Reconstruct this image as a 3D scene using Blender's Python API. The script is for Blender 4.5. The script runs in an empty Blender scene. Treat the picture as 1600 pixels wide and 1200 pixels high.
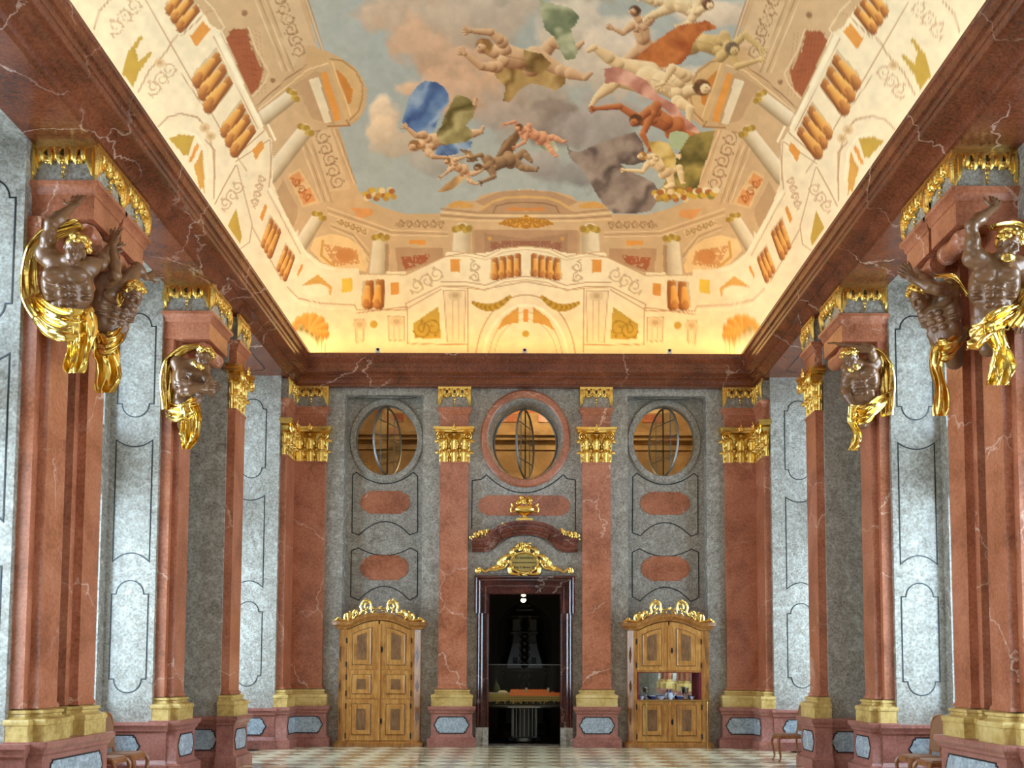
import bpy, math, random
import numpy as np
from mathutils import Vector, Matrix
from mathutils.geometry import tessellate_polygon

random.seed(7)
np.random.seed(7)
S = bpy.context.scene
C = S.collection
PI = math.pi

# ------------------------------------------------------------------ camera
FPX, PITCH, ROLL, EYE, PX, PY = 1602.0, math.radians(4.0), math.radians(0.20), 1.66, 820.0, 928.0
cam_d = bpy.data.cameras.new('camera')
cam = bpy.data.objects.new('camera', cam_d)
C.objects.link(cam)
S.camera = cam
cam_d.sensor_fit = 'HORIZONTAL'
cam_d.sensor_width = 36.0
cam_d.lens = 36.0 * FPX / 1600.0
cam_d.shift_x = -(PX - 800.0) / 1600.0
cam_d.shift_y = (PY - 600.0) / 1600.0
cam_d.clip_start = 0.05
cam_d.clip_end = 200
cam.location = (0, 0, EYE)
cam.rotation_mode = 'QUATERNION'
_m = Matrix.Rotation(PI / 2 + PITCH, 3, 'X') @ Matrix.Rotation(ROLL, 3, 'Z')
cam.rotation_quaternion = _m.to_quaternion()


def _ray(u, v):
    a = (u - PX) / FPX
    b = (PY - v) / FPX
    a, b = a * math.cos(ROLL) - b * math.sin(ROLL), a * math.sin(ROLL) + b * math.cos(ROLL)
    return a, math.cos(PITCH) - b * math.sin(PITCH), math.sin(PITCH) + b * math.cos(PITCH)


def at(u, v, Y):
    """point of the photograph's pixel (1600x1200 frame) on the vertical plane at depth Y"""
    a, dy, dz = _ray(u, v)
    t = Y / dy
    return Vector((a * t, Y, EYE + dz * t))


# ------------------------------------------------------------------ world, daylight, exposure
W = bpy.data.worlds.new('sky')
S.world = W
W.use_nodes = True
bg = W.node_tree.nodes['Background']
bg.inputs[0].default_value = (0.72, 0.86, 1.0, 1)
bg.inputs[1].default_value = 2.2
S.view_settings.view_transform = 'Standard'
S.view_settings.look = 'None'
S.view_settings.gamma = 1.0
S.view_settings.use_curve_mapping = False
S.view_settings.exposure = 0.16


def area(name, loc, direction, sx, sy, power, color, spread=None):
    d = bpy.data.lights.new(name, 'AREA')
    d.shape = 'RECTANGLE'
    d.size = sx
    d.size_y = sy
    d.energy = power
    d.color = color
    if spread:
        d.spread = spread
    o = bpy.data.objects.new(name, d)
    C.objects.link(o)
    o.location = loc
    zz = -Vector(direction).normalized()
    lo = Vector((0, 1, 0)) if abs(zz.y) < .9 else Vector((0, 0, 1))
    if abs(zz.z) < .5:
        lo = Vector((0, 0, 1))
    yy = (lo - zz * lo.dot(zz)).normalized()
    xx = yy.cross(zz)
    o.rotation_mode = 'QUATERNION'
    o.rotation_quaternion = Matrix((xx, yy, zz)).transposed().to_quaternion()
    return o


# plan of the hall (metres): X across, Y into the picture, Z up
YW, YS, YR, YI = 21.33, 21.20, 21.72, 22.0          # far wall plane, pilaster faces, recessed panels, rear face of the wall
XW, XN, XA = 5.55, 4.95, 6.30             # side wall, narrow end bay, window plane
NICHES = [(17.45, 20.40), (12.95, 15.35), (8.65, 11.02), (4.35, 6.80), (0.2, 2.6)]
YB = -3.0
ZPED, ZBASE, ZCAP, ZARC, ZFRI, ZCOR, ZTOP = 0.825, 1.175, 5.907, 6.637, 7.07, 7.50, 8.08
XC, YC = 4.85, 21.15                      # cornice reference lines
DAY = (0.60, 0.785, 1.0)
for sx in (-1, 1):
    for (a, b) in NICHES:
        yc, w = (a + b) / 2, (b - a) - 0.5
        area('daylight', (sx * (XA + 0.85), yc, 2.65), (-sx, 0, 0), w + .3, 3.4, 660, DAY)
        area('daylight', (sx * (XA + 0.85), yc, 6.1), (-sx, 0, 0), w + .3, 1.8, 300, DAY)
# warm lamp strips that lie hidden on the cornice ledge and wash the painted cove
WARM = (1.0, 0.60, 0.20)
for sx in (-1, 1):
    area('cove_lamp', (sx * 4.62, 9.2, ZTOP + 0.05), (-sx * 0.10, 0, 1), 0.12, 22.5, 112, WARM)
area('cove_lamp', (0, 20.93, ZTOP + 0.05), (0, -0.10, 1), 9.0, 0.12, 66, WARM)

# ------------------------------------------------------------------ helpers


class MB:
    def __init__(s):
        s.V = []
        s.F = []

    def add(s, verts, faces):
        n = len(s.V)
        s.V += [tuple(v) for v in verts]
        s.F += [tuple(i + n for i in f) for f in faces]
        return s

    def box(s, x0, x1, y0, y1, z0, z1):
        return s.add([(x0, y0, z0), (x1, y0, z0), (x1, y1, z0), (x0, y1, z0), (x0, y0, z1), (x1, y0, z1), (x1, y1, z1), (x0, y1, z1)],
                     [(0, 3, 2, 1), (4, 5, 6, 7), (0, 1, 5, 4), (1, 2, 6, 5), (2, 3, 7, 6), (3, 0, 4, 7)])

    def loft(s, rings, closed=True, cap=True):
        n = len(rings[0])
        V = [p for r in rings for p in r]
        F = []
        for i in range(len(rings) - 1):
            for j in range(n if closed else n - 1):
                k = (j + 1) % n
                F.append((i * n + j, i * n + k, (i + 1) * n + k, (i + 1) * n + j))
        if cap:
            F.append(tuple(reversed(range(n))))
            F.append(tuple((len(rings) - 1) * n + j for j in range(n)))
        return s.add(V, F)

    def tube(s, pts, r, n=8, flat=1.0, cap=True):
        pts = [Vector(p) for p in pts]
        m = len(pts)
        rs = r if isinstance(r, (list, tuple)) else [r] * m
        rings = []
        up = Vector((0, 0, 1))
        prev = None
        for i in range(m):
            t = (pts[min(i + 1, m - 1)] - pts[max(i - 1, 0)])
            t = t.normalized() if t.length > 1e-9 else Vector((0, 0, 1))
            if prev is None:
                a = t.orthogonal().normalized() if abs(t.dot(Vector((0, 1, 0)))) > .9 else (Vector((0, 1, 0)) - t * t.y).normalized()
            else:
                a = (prev - t * prev.dot(t))
                a = a.normalized() if a.length > 1e-6 else t.orthogonal().normalized()
            prev = a
            b = t.cross(a)
            rings.append([pts[i] + (a * math.cos(q) * flat + b * math.sin(q)) * rs[i] for q in [2 * PI * k / n for k in range(n)]])
        return s.loft(rings, True, cap)

    def lathe(s, prof, n=16, c=(0, 0, 0), sy=1.0):
        rings = [[(c[0] + r * math.cos(2 * PI * k / n), c[1] + sy * r * math.sin(2 * PI * k / n), c[2] + z) for k in range(n)] for r, z in prof]
        return s.loft(rings)

    def ell(s, c, r, n=8, m=6):
        rings = []
        for i in range(1, m):
            q = PI * i / m - PI / 2
            rings.append([(c[0] + r[0] * math.cos(q) * math.cos(2 * PI * k / n), c[1] + r[1] * math.cos(q) * math.sin(2 * PI * k / n), c[2] + r[2] * math.sin(q)) for k in range(n)])
        return s.loft(rings)

    def prism(s, poly, f, d0, d1, holes=()):
        """poly (2d), f(p, d) -> 3d; solid between depth d0 and d1"""
        loops = [list(poly)] + [list(h) for h in holes]
        tris = tessellate_polygon([[Vector((p[0], p[1], 0)) for p in l] for l in loops])
        flat = [p for l in loops for p in l]
        n = len(flat)
        V = [f(p, d0) for p in flat] + [f(p, d1) for p in flat]
        F = [tuple(t) for t in tris] + [tuple(i + n for i in reversed(t)) for t in tris]
        o = 0
        for l in loops:
            k = len(l)
            for i in range(k):
                j = (i + 1) % k
                F.append((o + i, o + j, o + j + n, o + i + n))
            o += k
        return s.add(V, F)

    def ribbon(s, pts, w, f, d0, d1, closed=True):
        """band of width w along a 2d polyline"""
        P = [Vector(p[:2]) for p in pts]
        n = len(P)
        A, B = [], []
        for i in range(n):
            p0 = P[(i - 1) % n] if closed or i > 0 else P[i]
            p1 = P[(i + 1) % n] if closed or i < n - 1 else P[i]
            t1 = (P[i] - p0)
            t2 = (p1 - P[i])
            t1 = t1.normalized() if t1.length > 1e-9 else t2.normalized()
            t2 = t2.normalized() if t2.length > 1e-9 else t1
            nn = Vector((-(t1.y + t2.y), t1.x + t2.x))
            nn = nn.normalized() if nn.length > 1e-6 else Vector((-t1.y, t1.x))
            k = min(1 / max(nn.dot(Vector((-t1.y, t1.x))), .4), 2.2)
            A.append(P[i] + nn * w * .5 * k)
            B.append(P[i] - nn * w * .5 * k)
        V = [f(p, d0) for p in A] + [f(p, d0) for p in B] + [f(p, d1) for p in A] + [f(p, d1) for p in B]
        F = []
        for i in range(n if closed else n - 1):
            j = (i + 1) % n
            F += [(i, j, n + j, n + i), (2 * n + i, 3 * n + i, 3 * n + j, 2 * n + j), (i, 2 * n + i, 2 * n + j, j), (n + i, n + j, 3 * n + j, 3 * n + i)]
        return s.add(V, F)

    def mesh(s, name, smooth=40):
        me = bpy.data.meshes.new(name)
        me.from_pydata(s.V, [], s.F)
        if smooth:
            me.shade_smooth()
            me.set_sharp_from_angle(angle=math.radians(smooth))
        return me

    def build(s, name, mat, parent=None, smooth=40, fix=True):
        me = s.mesh(name, smooth)
        if fix:
            import bmesh
            bm = bmesh.new()
            bm.from_mesh(me)
            bmesh.ops.recalc_face_normals(bm, faces=bm.faces)
            bm.to_mesh(me)
            bm.free()
        return obj(name, me, mat, parent)


def obj(name, me, mat, parent=None):
    o = bpy.data.objects.new(name, me)
    C.objects.link(o)
    if mat is not None and len(me.materials) == 0:
        me.materials.append(mat)
    if parent is not None:
        o.parent = parent
    return o


def thing(name, label, cat, loc=(0, 0, 0), rz=0, group=None):
    o = bpy.data.objects.new(name, None)
    o.empty_display_size = 0.1
    C.objects.link(o)
    o.location = loc
    o.rotation_euler = (0, 0, rz)
    tag(o, label, cat, group)
    return o


def tag(o, label, cat, group=None):
    o['label'] = label
    o['category'] = cat
    if group:
        o['group'] = group
    return o


def struct(o, label=None):
    o['kind'] = 'structure'
    if label:
        o['label'] = label
    return o


def copy_tree(o, parent=None):
    c = o.copy()
    C.objects.link(c)
    c.parent = parent
    for ch in list(o.children):
        copy_tree(ch, c)
    return c


def arc(cx, cy, rx, ry, a0, a1, n):
    return [(cx + rx * math.cos(math.radians(a0 + (a1 - a0) * i / n)), cy + ry * math.sin(math.radians(a0 + (a1 - a0) * i / n))) for i in range(n + 1)]


# ------------------------------------------------------------------ materials


def srgb(r, g, b):
    f = lambda c: (c / 255 / 12.92) if c / 255 <= .04045 else ((c / 255 + .055) / 1.055) ** 2.4
    return (f(r), f(g), f(b), 1)


class NT:
    def __init__(s, name):
        s.m = bpy.data.materials.new(name)
        s.m.use_nodes = True
        s.t = s.m.node_tree
        s.p = s.t.nodes['Principled BSDF']

    def n(s, typ, **kw):
        nd = s.t.nodes.new(typ)
        ins = kw.pop('ins', {})
        for k, v in kw.items():
            setattr(nd, k, v)
        for k, v in ins.items():
            s.set(nd.inputs[k], v)
        return nd

    def set(s, sock, v):
        if isinstance(v, bpy.types.NodeSocket):
            s.t.links.new(v, sock)
        else:
            sock.default_value = v

    def math(s, op, a, b=0.0, c=None):
        nd = s.n('ShaderNodeMath', operation=op)
        s.set(nd.inputs[0], a)
        s.set(nd.inputs[1], b)
        if c is not None:
            s.set(nd.inputs[2], c)
        return nd.outputs[0]

    def mix(s, fac, a, b, typ='MIX'):
        nd = s.n('ShaderNodeMix', data_type='RGBA', blend_type=typ)
        s.set(nd.inputs[0], fac)
        s.set(nd.inputs[6], a)
        s.set(nd.inputs[7], b)
        return nd.outputs[2]

    def ramp(s, fac, stops):
        nd = s.n('ShaderNodeValToRGB')
        s.set(nd.inputs[0], fac)
        e = nd.color_ramp.elements
        while len(e) < len(stops):
            e.new(0.5)
        for el, (p, c) in zip(e, stops):
            el.position = p
            el.color = c if len(c) == 4 else (*c, 1)
        return nd.outputs[0]

    def coords(s, scale=(1, 1, 1), rnd=True):
        tc = s.n('ShaderNodeTexCoord')
        src = tc.outputs['Object']
        if rnd:
            oi = s.n('ShaderNodeObjectInfo')
            sc = s.math('MULTIPLY', oi.outputs['Random'], 37.0)
            cmb = s.n('ShaderNodeCombineXYZ', ins={0: sc, 1: sc, 2: sc})
            ad = s.n('ShaderNodeVectorMath', operation='ADD', ins={0: src, 1: cmb.outputs[0]})
            src = ad.outputs[0]
        mp = s.n('ShaderNodeMapping', ins={'Vector': src, 'Scale': scale})
        return mp.outputs[0]

    def noise(s, vec, scale, detail=4, rough=.55, dist=0.0):
        nd = s.n('ShaderNodeTexNoise', ins={'Vector': vec, 'Scale': scale, 'Detail': detail, 'Roughness': rough, 'Distortion': dist})
        return nd.outputs[0]

    def bump(s, h, strength=.2, dist=.01):
        nd = s.n('ShaderNodeBump', ins={'Height': h, 'Strength': strength, 'Distance': dist})
        s.t.links.new(nd.outputs[0], s.p.inputs['Normal'])

    def fin(s, col=None, rough=.4, metal=0.0, spec=.5, coat=0.0):
        if col is not None:
            s.set(s.p.inputs['Base Color'], col)
        s.set(s.p.inputs['Roughness'], rough)
        s.set(s.p.inputs['Metallic'], metal)
        s.p.inputs['Specular IOR Level'].default_value = spec
        if coat:
            s.p.inputs['Coat Weight'].default_value = coat
            s.p.inputs['Coat Roughness'].default_value = .08
        return s.m


def marble(name, dark, mid, light, vein, rough=.28, scale=1.6, vamt=.75, vscale=.55, fine=26.0):
    t = NT(name)
    co = t.coords()
    big = t.noise(co, scale, 5, .6, .6)
    sm = t.noise(co, fine, 3, .6)
    f = t.math('ADD', t.math('MULTIPLY', big, .55), t.math('MULTIPLY', sm, .45))
    col = t.ramp(f, [(.36, dark), (.5, mid), (.66, light)])
    # sparse branching veins
    wob = t.n('ShaderNodeTexNoise', ins={'Vector': co, 'Scale': 2.3, 'Detail': 5, 'Roughness': .6})
    wv = t.n('ShaderNodeVectorMath', operation='MULTIPLY_ADD', ins={0: wob.outputs[1], 1: (.55, .55, .55), 2: co})
    vo = t.n('ShaderNodeTexVoronoi', feature='DISTANCE_TO_EDGE', ins={'Vector': wv.outputs[0], 'Scale': vscale})
    line = t.n('ShaderNodeMapRange', ins={0: vo.outputs['Distance'], 1: 0.0, 2: .0085, 3: 1.0, 4: 0.0})
    gate = t.n('ShaderNodeMapRange', ins={0: t.noise(co, .9, 2), 1: .40, 2: .52, 3: 0.0, 4: 1.0})
    vf = t.math('MULTIPLY', t.math('MULTIPLY', line.outputs[0], gate.outputs[0]), vamt)
    col = t.mix(vf, col, vein)
    return t.fin(col, rough, 0, .5)


M = {}
M['red'] = marble('red_marble', srgb(136, 76, 48), srgb(174, 102, 70), srgb(198, 128, 96), srgb(230, 192, 170))
M['redbrown'] = marble('brown_red_marble', srgb(78, 36, 20), srgb(112, 56, 32), srgb(138, 74, 46), srgb(206, 168, 148), .24, 1.4, .7, .45)
M['pink'] = marble('dado_marble', srgb(128, 76, 66), srgb(160, 100, 86), srgb(182, 124, 108), srgb(206, 168, 152), .34, 2.0, .2, .4)
M['yellow'] = marble('yellow_marble', srgb(168, 130, 66), srgb(204, 168, 96), srgb(222, 192, 128), srgb(170, 104, 52), .4, 2.2, .35, .8, 14.0)
M['frame2'] = marble('red_brown_polished_marble', srgb(74, 34, 26), srgb(112, 58, 44), srgb(142, 84, 66), srgb(216, 184, 168), .14, 2.2, .4, .7)
M['frame'] = marble('dark_brown_marble', srgb(44, 18, 14), srgb(72, 32, 26), srgb(104, 54, 44), srgb(200, 176, 160), .12, 2.2, .45, .7)


def grey_stone(name, dark, mid, light):
    t = NT(name)
    co = t.coords()
    v1 = t.noise(co, 5.0, 4, .6, 1.2)
    v2 = t.noise(co, 34.0, 3, .65)
    v3 = t.n('ShaderNodeTexVoronoi', ins={'Vector': co, 'Scale': 22.0}).outputs[0]
    f = t.math('ADD', t.math('MULTIPLY', v1, .4), t.math('ADD', t.math('MULTIPLY', v2, .5), t.math('MULTIPLY', v3, .16)))
    col = t.ramp(f, [(.36, dark), (.5, mid), (.66, light)])
    return t.fin(col, t.math('MULTIPLY_ADD', v1, .12, .2), 0, .5)


M['grey'] = grey_stone('grey_scagliola', srgb(110, 102, 92), srgb(148, 138, 126), srgb(182, 174, 162))
M['inlay_grey'] = grey_stone('inlay_grey', srgb(120, 128, 134), srgb(158, 166, 172), srgb(190, 198, 204))


def simple(name, col, rough=.5, metal=0, spec=.5, bumps=None, var=.0, coat=0):
    t = NT(name)
    co = t.coords()
    c = col
    if var:
        nz = t.noise(co, 6.0, 4)
        c = t.mix(nz, tuple(x * (1 - var) for x in col[:3]) + (1,), tuple(min(x * (1 + var), 1) for x in col[:3]) + (1,))
    if bumps:
        t.bump(t.noise(co, bumps[0], 3), bumps[1], bumps[2])
    return t.fin(c, rough, metal, spec, coat)


M['line'] = simple('black_inlay', srgb(26, 26, 28), .4)
M['gold'] = simple('gilding', (.86, .56, .15, 1), .27, 1.0, bumps=(38, .35, .01), var=.12)
M['goldcloth'] = simple('gilded_cloth', (.84, .55, .14, 1), .2, 1.0, bumps=(9, .25, .02), var=.1)
M['bronze'] = simple('bronzed_stucco', srgb(124, 84, 54), .28, .15, .55, bumps=(12, .3, .02), var=.45, coat=.12)
M['white'] = simple('white_paint', srgb(226, 224, 216), .5)
M['iron'] = simple('grey_iron', srgb(120, 120, 116), .4, .6)
M['black'] = simple('black_iron', srgb(24, 22, 20), .5, .3)
M['brass'] = simple('brass', srgb(176, 150, 88), .3, 1.0)
M['steel'] = simple('steel', srgb(150, 152, 150), .28, 1.0)
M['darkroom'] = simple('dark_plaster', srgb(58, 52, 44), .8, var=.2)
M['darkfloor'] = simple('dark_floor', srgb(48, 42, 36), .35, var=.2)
M['velvet'] = simple('red_velvet', srgb(120, 14, 34), .8)


def wood(name, a, b, c, scale=1.0, rough=.32, axis=2):
    t = NT(name)
    sc = [9, 9, 9]
    sc[axis] = 1.1
    co = t.coords(tuple(scale * x for x in sc))
    g = t.noise(co, 1.5, 6, .65, 1.6)
    k = t.noise(t.coords((1, 1, 1)), 5.0, 3)
    f = t.math('ADD', t.math('MULTIPLY', g, .7), t.math('MULTIPLY', k, .3))
    col = t.ramp(f, [(.34, a), (.5, b), (.66, c)])
    return t.fin(col, rough, 0, .45)


M['wood'] = wood('walnut_veneer', srgb(122, 72, 30), srgb(164, 106, 50), srgb(194, 138, 74))
M['wood2'] = wood('walnut_frame', srgb(146, 90, 38), srgb(186, 126, 60), srgb(212, 158, 88))
M['burl'] = wood('burl_panel', srgb(82, 54, 32), srgb(122, 84, 52), srgb(150, 108, 70), 2.0, .35)
M['chairwood'] = wood('chair_wood', srgb(96, 52, 26), srgb(142, 84, 44), srgb(176, 116, 66), 1.5, .28)
M['seat'] = simple('chair_upholstery', srgb(140, 96, 66), .5, var=.2)


def glass_mat(name, tint=(.9, .94, .94, 1), amount=.85):
    m = bpy.data.materials.new(name)
    m.use_nodes = True
    t = m.node_tree
    t.nodes.clear()
    o = t.nodes.new('ShaderNodeOutputMaterial')
    mx = t.nodes.new('ShaderNodeMixShader')
    tr = t.nodes.new('ShaderNodeBsdfTransparent')
    gl = t.nodes.new('ShaderNodeBsdfGlossy')
    tr.inputs[0].default_value = tint
    gl.inputs['Roughness'].default_value = .03
    mx.inputs[0].default_value = 1 - amount
    t.links.new(tr.outputs[0], mx.inputs[1])
    t.links.new(gl.outputs[0], mx.inputs[2])
    t.links.new(mx.outputs[0], o.inputs[0])
    return m


M['glass'] = glass_mat('window_glass')
M['caseglass'] = glass_mat('case_glass', (.98, .99, .98, 1), .988)


def emit(name, col, strength):
    t = NT(name)
    t.p.inputs['Emission Color'].default_value = col
    t.p.inputs['Emission Strength'].default_value = strength
    return t.fin(col, .5)


M['bulb'] = emit('lit_bulb', (1, .8, .5, 1), 30)

# ================================================================== structure
# ---- floor: diamond paving
DT = 0.628
floor = struct(MB().box(-7, 7, YB, 25.8, -0.30, -0.012).build('floor', M['darkfloor']), 'stone floor under the diamond paving')


def tile_mat(name, a, b):
    t = NT(name)
    co = t.coords()
    f = t.noise(co, 3.0, 5, .6, 1.0)
    oi = t.n('ShaderNodeObjectInfo')
    c = t.ramp(f, [(.3, a), (.7, b)])
    hs = t.n('ShaderNodeHueSaturation', ins={'Color': c, 'Value': t.math('MULTIPLY_ADD', oi.outputs['Random'], .3, .85)})
    return t.fin(hs.outputs[0], t.math('MULTIPLY_ADD', f, .1, .1), 0, .5)


M['tile_l'] = tile_mat('cream_paving', srgb(226, 212, 170), srgb(240, 230, 198))
M['tile_d'] = tile_mat('tan_paving', srgb(162, 138, 104), srgb(194, 170, 132))
h = DT / 2 - .0015
tm = []
for k in range(2):
    mb = MB()
    b = .004
    mb.loft([[(x * (h), y * (h), -.02) for x, y in ((1, 0), (0, 1), (-1, 0), (0, -1))], [(x * h, y * h, -b) for x, y in ((1, 0), (0, 1), (-1, 0), (0, -1))],
             [(x * (h - b), y * (h - b), 0) for x, y in ((1, 0), (0, 1), (-1, 0), (0, -1))]])
    me = mb.mesh('tile', 0)
    me.materials.append(M['tile_d' if k else 'tile_l'])
    tm.append(me)
cells = []
X0, Y0 = -1.24, 17.9
for i in range(-40, 41):
    for j in range(-90, 20):
        for half in (0, 1):
            x = X0 + (i + half * .5) * DT
            y = Y0 + (j + half * .5) * DT
            lim = 4.95 if y > 16.7 else 5.5
            if abs(x) < lim + .1 and YB + .3 < y < 21.4:
                cells.append((x, y, 1 - half))
near = MB()
neard = MB()
for x, y, k in cells:
    if y > 16.35:
        o = obj('tile', tm[k], None, floor)
        o.location = (x, y, 0)
    else:
        (neard if k else near).add([(x + h, y, 0), (x, y + h, 0), (x - h, y, 0), (x, y - h, 0)], [(0, 1, 2, 3)])
o = near.build('paving', M['tile_l'], floor, 0)
o['kind'] = 'stuff'
o = neard.build('paving', M['tile_d'], floor, 0)
o['kind'] = 'stuff'

# ---- far wall
XZ = lambda p, d: (p[0], d, p[1])
wf = MB()
OCX, OCZ, OSZ, ORX, ORZ = 2.975, 6.43, 6.475, .69, .795
rect = lambda a, b, c, d: [(a, c), (b, c), (b, d), (a, d)]
holes = [rect(-.76, .76, .002, 3.16), arc(0, OCZ, .80, .90, 0, 352.5, 47),
         rect(-3.815, -2.155, .002, 7.36), rect(2.155, 3.815, .002, 7.36)]
wf.prism(rect(-5.2, 5.2, 0, 8.0), XZ, YW, YR, holes)
wall_far = struct(wf.build('wall_far', M['grey']), 'grey marble end wall with door and round windows')
wb = MB()
holes = [rect(-.76, .76, .002, 3.16)] + [arc(x, zc_, rx, rz, 0, 352.5, 47) for x, zc_, rx, rz in ((-OCX, OSZ, ORX, ORZ), (0, OCZ, .70, .80), (OCX, OSZ, ORX, ORZ))]
wb.prism(rect(-5.2, 5.2, 0, 8.0), XZ, YR, YI, holes)
wb.build('recessed_panel', M['grey'], wall_far)
# stone rings of the three round windows
for x, r0, r1, y0, y1, mt in ((-OCX, .66, .80, YR - .05, YR + .05, 'grey'), (OCX, .66, .80, YR - .05, YR + .05, 'grey'), (0, .80, .945, YW - .07, YW + .05, 'red')):
    k = ORZ / ORX if x else 1.10
    rings = []
    for (r, y) in ((r0, y1), (r0, y0 + .015), (r0 + .015, y0), (r1 - .03, y0), (r1, y0 + .03), (r1, y1)):
        rings.append([(x + r * math.cos(2 * PI * i / 48), y, (OSZ if x else OCZ) + (r * k) * math.sin(2 * PI * i / 48)) for i in range(48)])
    rings.append(rings[0])
    MB().loft(rings, cap=False).build('window_surround', M[mt], wall_far)
# inner splay of the middle window
MB().loft([[(r * math.cos(2 * PI * i / 48), y, OCZ + r * 1.11 * math.sin(2 * PI * i / 48)) for i in range(48)] for r, y in ((.80, YW - .03), (.74, YW + .25), (.70, YR + .02), (.70, YI - .1))], cap=False).build('window_splay', M['grey'], wall_far)


# black inlay lines and red medallions
def px2(pts, Y, cx):
    return [((at(u, v, Y).x - cx), at(u, v, Y).z) for u, v in pts]


def quad3(p0, p1, p2, n=10):
    """circular-ish arc through three points (quadratic through the middle)"""
    c = (2 * p1[0] - .5 * (p0[0] + p2[0]), 2 * p1[1] - .5 * (p0[1] + p2[1]))
    return [((1 - t) ** 2 * p0[0] + 2 * t * (1 - t) * c[0] + t * t * p2[0], (1 - t) ** 2 * p0[1] + 2 * t * (1 - t) * c[1] + t * t * p2[1]) for t in [i / n for i in range(n + 1)]]


up = [(551, 742.5), (557, 738)] + quad3((557, 738), (602, 756), (646, 738))[1:] + [(652.5, 744), (652.5, 831), (640, 836)] + quad3((640, 836), (602, 815), (561, 836))[1:] + [(550, 832)]
lo = [(549, 861), (560, 856)] + quad3((560, 856), (601, 868), (641, 856))[1:] + [(652.5, 862), (652, 931), (640, 938)] + quad3((640, 938), (600, 916), (561, 938))[1:] + [(548, 932)]


def medallion(cx, cz, hw, hh):
    s = hw - hh * .62
    e = .62
    return [(cx - s, cz - hh), (cx + s, cz - hh), (cx + s, cz - hh * .82)] + [(cx + s + .02 + hh * e * math.cos(a), cz + hh * .8 * math.sin(a)) for a in [(-.5 + i / 12) * PI for i in range(13)]] + \
        [(cx + s, cz + hh * .82), (cx + s, cz + hh), (cx - s, cz + hh), (cx - s, cz + hh * .82)] + [(cx - s - .02 - hh * e * math.cos(a), cz + hh * .8 * math.sin(a)) for a in [(.5 - i / 12) * PI for i in range(13)]] + [(cx - s, cz - hh * .82)]


for sx in (-1, 1):
    for pts in (up, lo):
        p = [(-sx * x, z) for x, z in px2(pts, YR, 0)]
        MB().ribbon(p, .021, XZ, YR - .006, YR + .01).build('inlay_line', M['line'], wall_far, 0)
    for (u, v, hw, hh) in ((602, 785, .51, .245), (600.5, 887, .49, .265)):
        c = at(u, v, YR)
        m = medallion(0, c.z, hw, hh)
        MB().prism([(sx * abs(c.x) + x, z) for x, z in m], XZ, YR - .012, YR + .02).build('medallion', M['red'], wall_far)
    # thin line panel on the soffit strip of the recess
    pts = [(sx * OCX + x, (YW + YR) / 2 + y) for x, y in arc(0, 0, .66, .11, 0, 345, 23)]
    MB().ribbon(pts, .02, lambda p, d: (p[0], p[1], d), 7.354, 7.37).build('inlay_line', M['line'], wall_far, 0)
mid = [(737, 827), (738, 751), (752, 749), (760, 742)] + quad3((760, 742), (819, 770), (880, 742), 16)[1:] + [(886, 748), (899, 750), (899, 829)]
MB().ribbon(px2(mid, YW, 0), .021, XZ, YW - .006, YW + .01, False).build('inlay_line', M['line'], wall_far, 0)
c = at(819, 790, YW)
MB().prism(medallion(c.x, c.z, .94, .215), XZ, YW - .012, YW + .02).build('medallion', M['red'], wall_far)

# ---- side walls
PIERS = [(20.40, 21.34, XN), (16.75, 17.45, XN), (15.35, 16.75, XW), (11.02, 12.95, XW), (6.80, 8.65, XW), (2.60, 4.35, XW), (YB, .2, XW)]


def mould(mb, prof, w, d, cx=0.0, cd=None):
    """three-sided moulding against a wall: ring per (offset, z)"""
    rings = []
    for o, z in prof:
        rings.append([(cx - w / 2 - o, 0.02, z), (cx + w / 2 + o, 0.02, z), (cx + w / 2 + o, -(d + o), z), (cx - w / 2 - o, -(d + o), z)])
    return mb.loft(rings)


P_DADO = [(.075, 0), (.075, .165), (.055, .175), (.04, .2), (0, .24), (0, .64), (.025, .66), (.04, .675), (.04, .70), (.075, .745), (.085, .755), (.085, .805)]


def inlay_poly(hw, hh, tip=.1):
    """long panel with stepped corners and pointed ends"""
    s, q = hw - tip, hh * .82
    return [(-s, -hh), (s, -hh), (s, -q), (s + .03, -q), (s + tip * .55, -hh * .4), (hw, 0), (s + tip * .55, hh * .4), (s + .03, q), (s, q), (s, hh), (-s, hh), (-s, q), (-s - .03, q), (-s - tip * .55, hh * .4), (-hw, 0), (-s - tip * .55, -hh * .4), (-s - .03, -q), (-s, -q)]


def inlay(parent, cx, d, cz, hw, hh, tip=.1, side=None):
    """grey panel with a black border let into a pedestal face (local frame, facing -y, or side=+1/-1 for the cheeks)"""
    P = inlay_poly(hw, hh, tip)
    if side is None:
        f = lambda p, e: (cx + p[0], -(d + e), cz + p[1])
    else:
        f = lambda p, e: (side * (d + e), cx + p[0], cz + p[1])
    a = MB().prism(P, f, -.01, .006).build('panel_inlay', M['inlay_grey'], parent, 0)
    MB().ribbon(P, .018, f, -.01, .009).build('panel_border', M['line'], a, 0)
    return a


cart = {}


def jamb_lines():
    """three line panels of a window jamb as (x offset from centre, z)"""
    out = []
    w, r = .275, .205
    for z0, z1 in ((5.39, 7.03), (1.22, 2.93)):
        p = []
        sh = .22
        p += [(w, z0 + sh), (w, z1 - sh), (r, z1 - sh)] + arc(0, z1 - r - .015, r, r, 8, 172, 12) + [(-r, z1 - sh), (-w, z1 - sh), (-w, z0 + sh), (-r, z0 + sh)] + arc(0, z0 + r + .015, r, r, 188, 352, 12) + [(r, z0 + sh)]
        out.append(p)
    out.append([(-w, 3.2)] + quad3((-w, 3.2), (0, 3.33), (w, 3.2))[1:] + quad3((w, 5.05), (0, 4.95), (-w, 5.05)))
    return out


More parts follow.
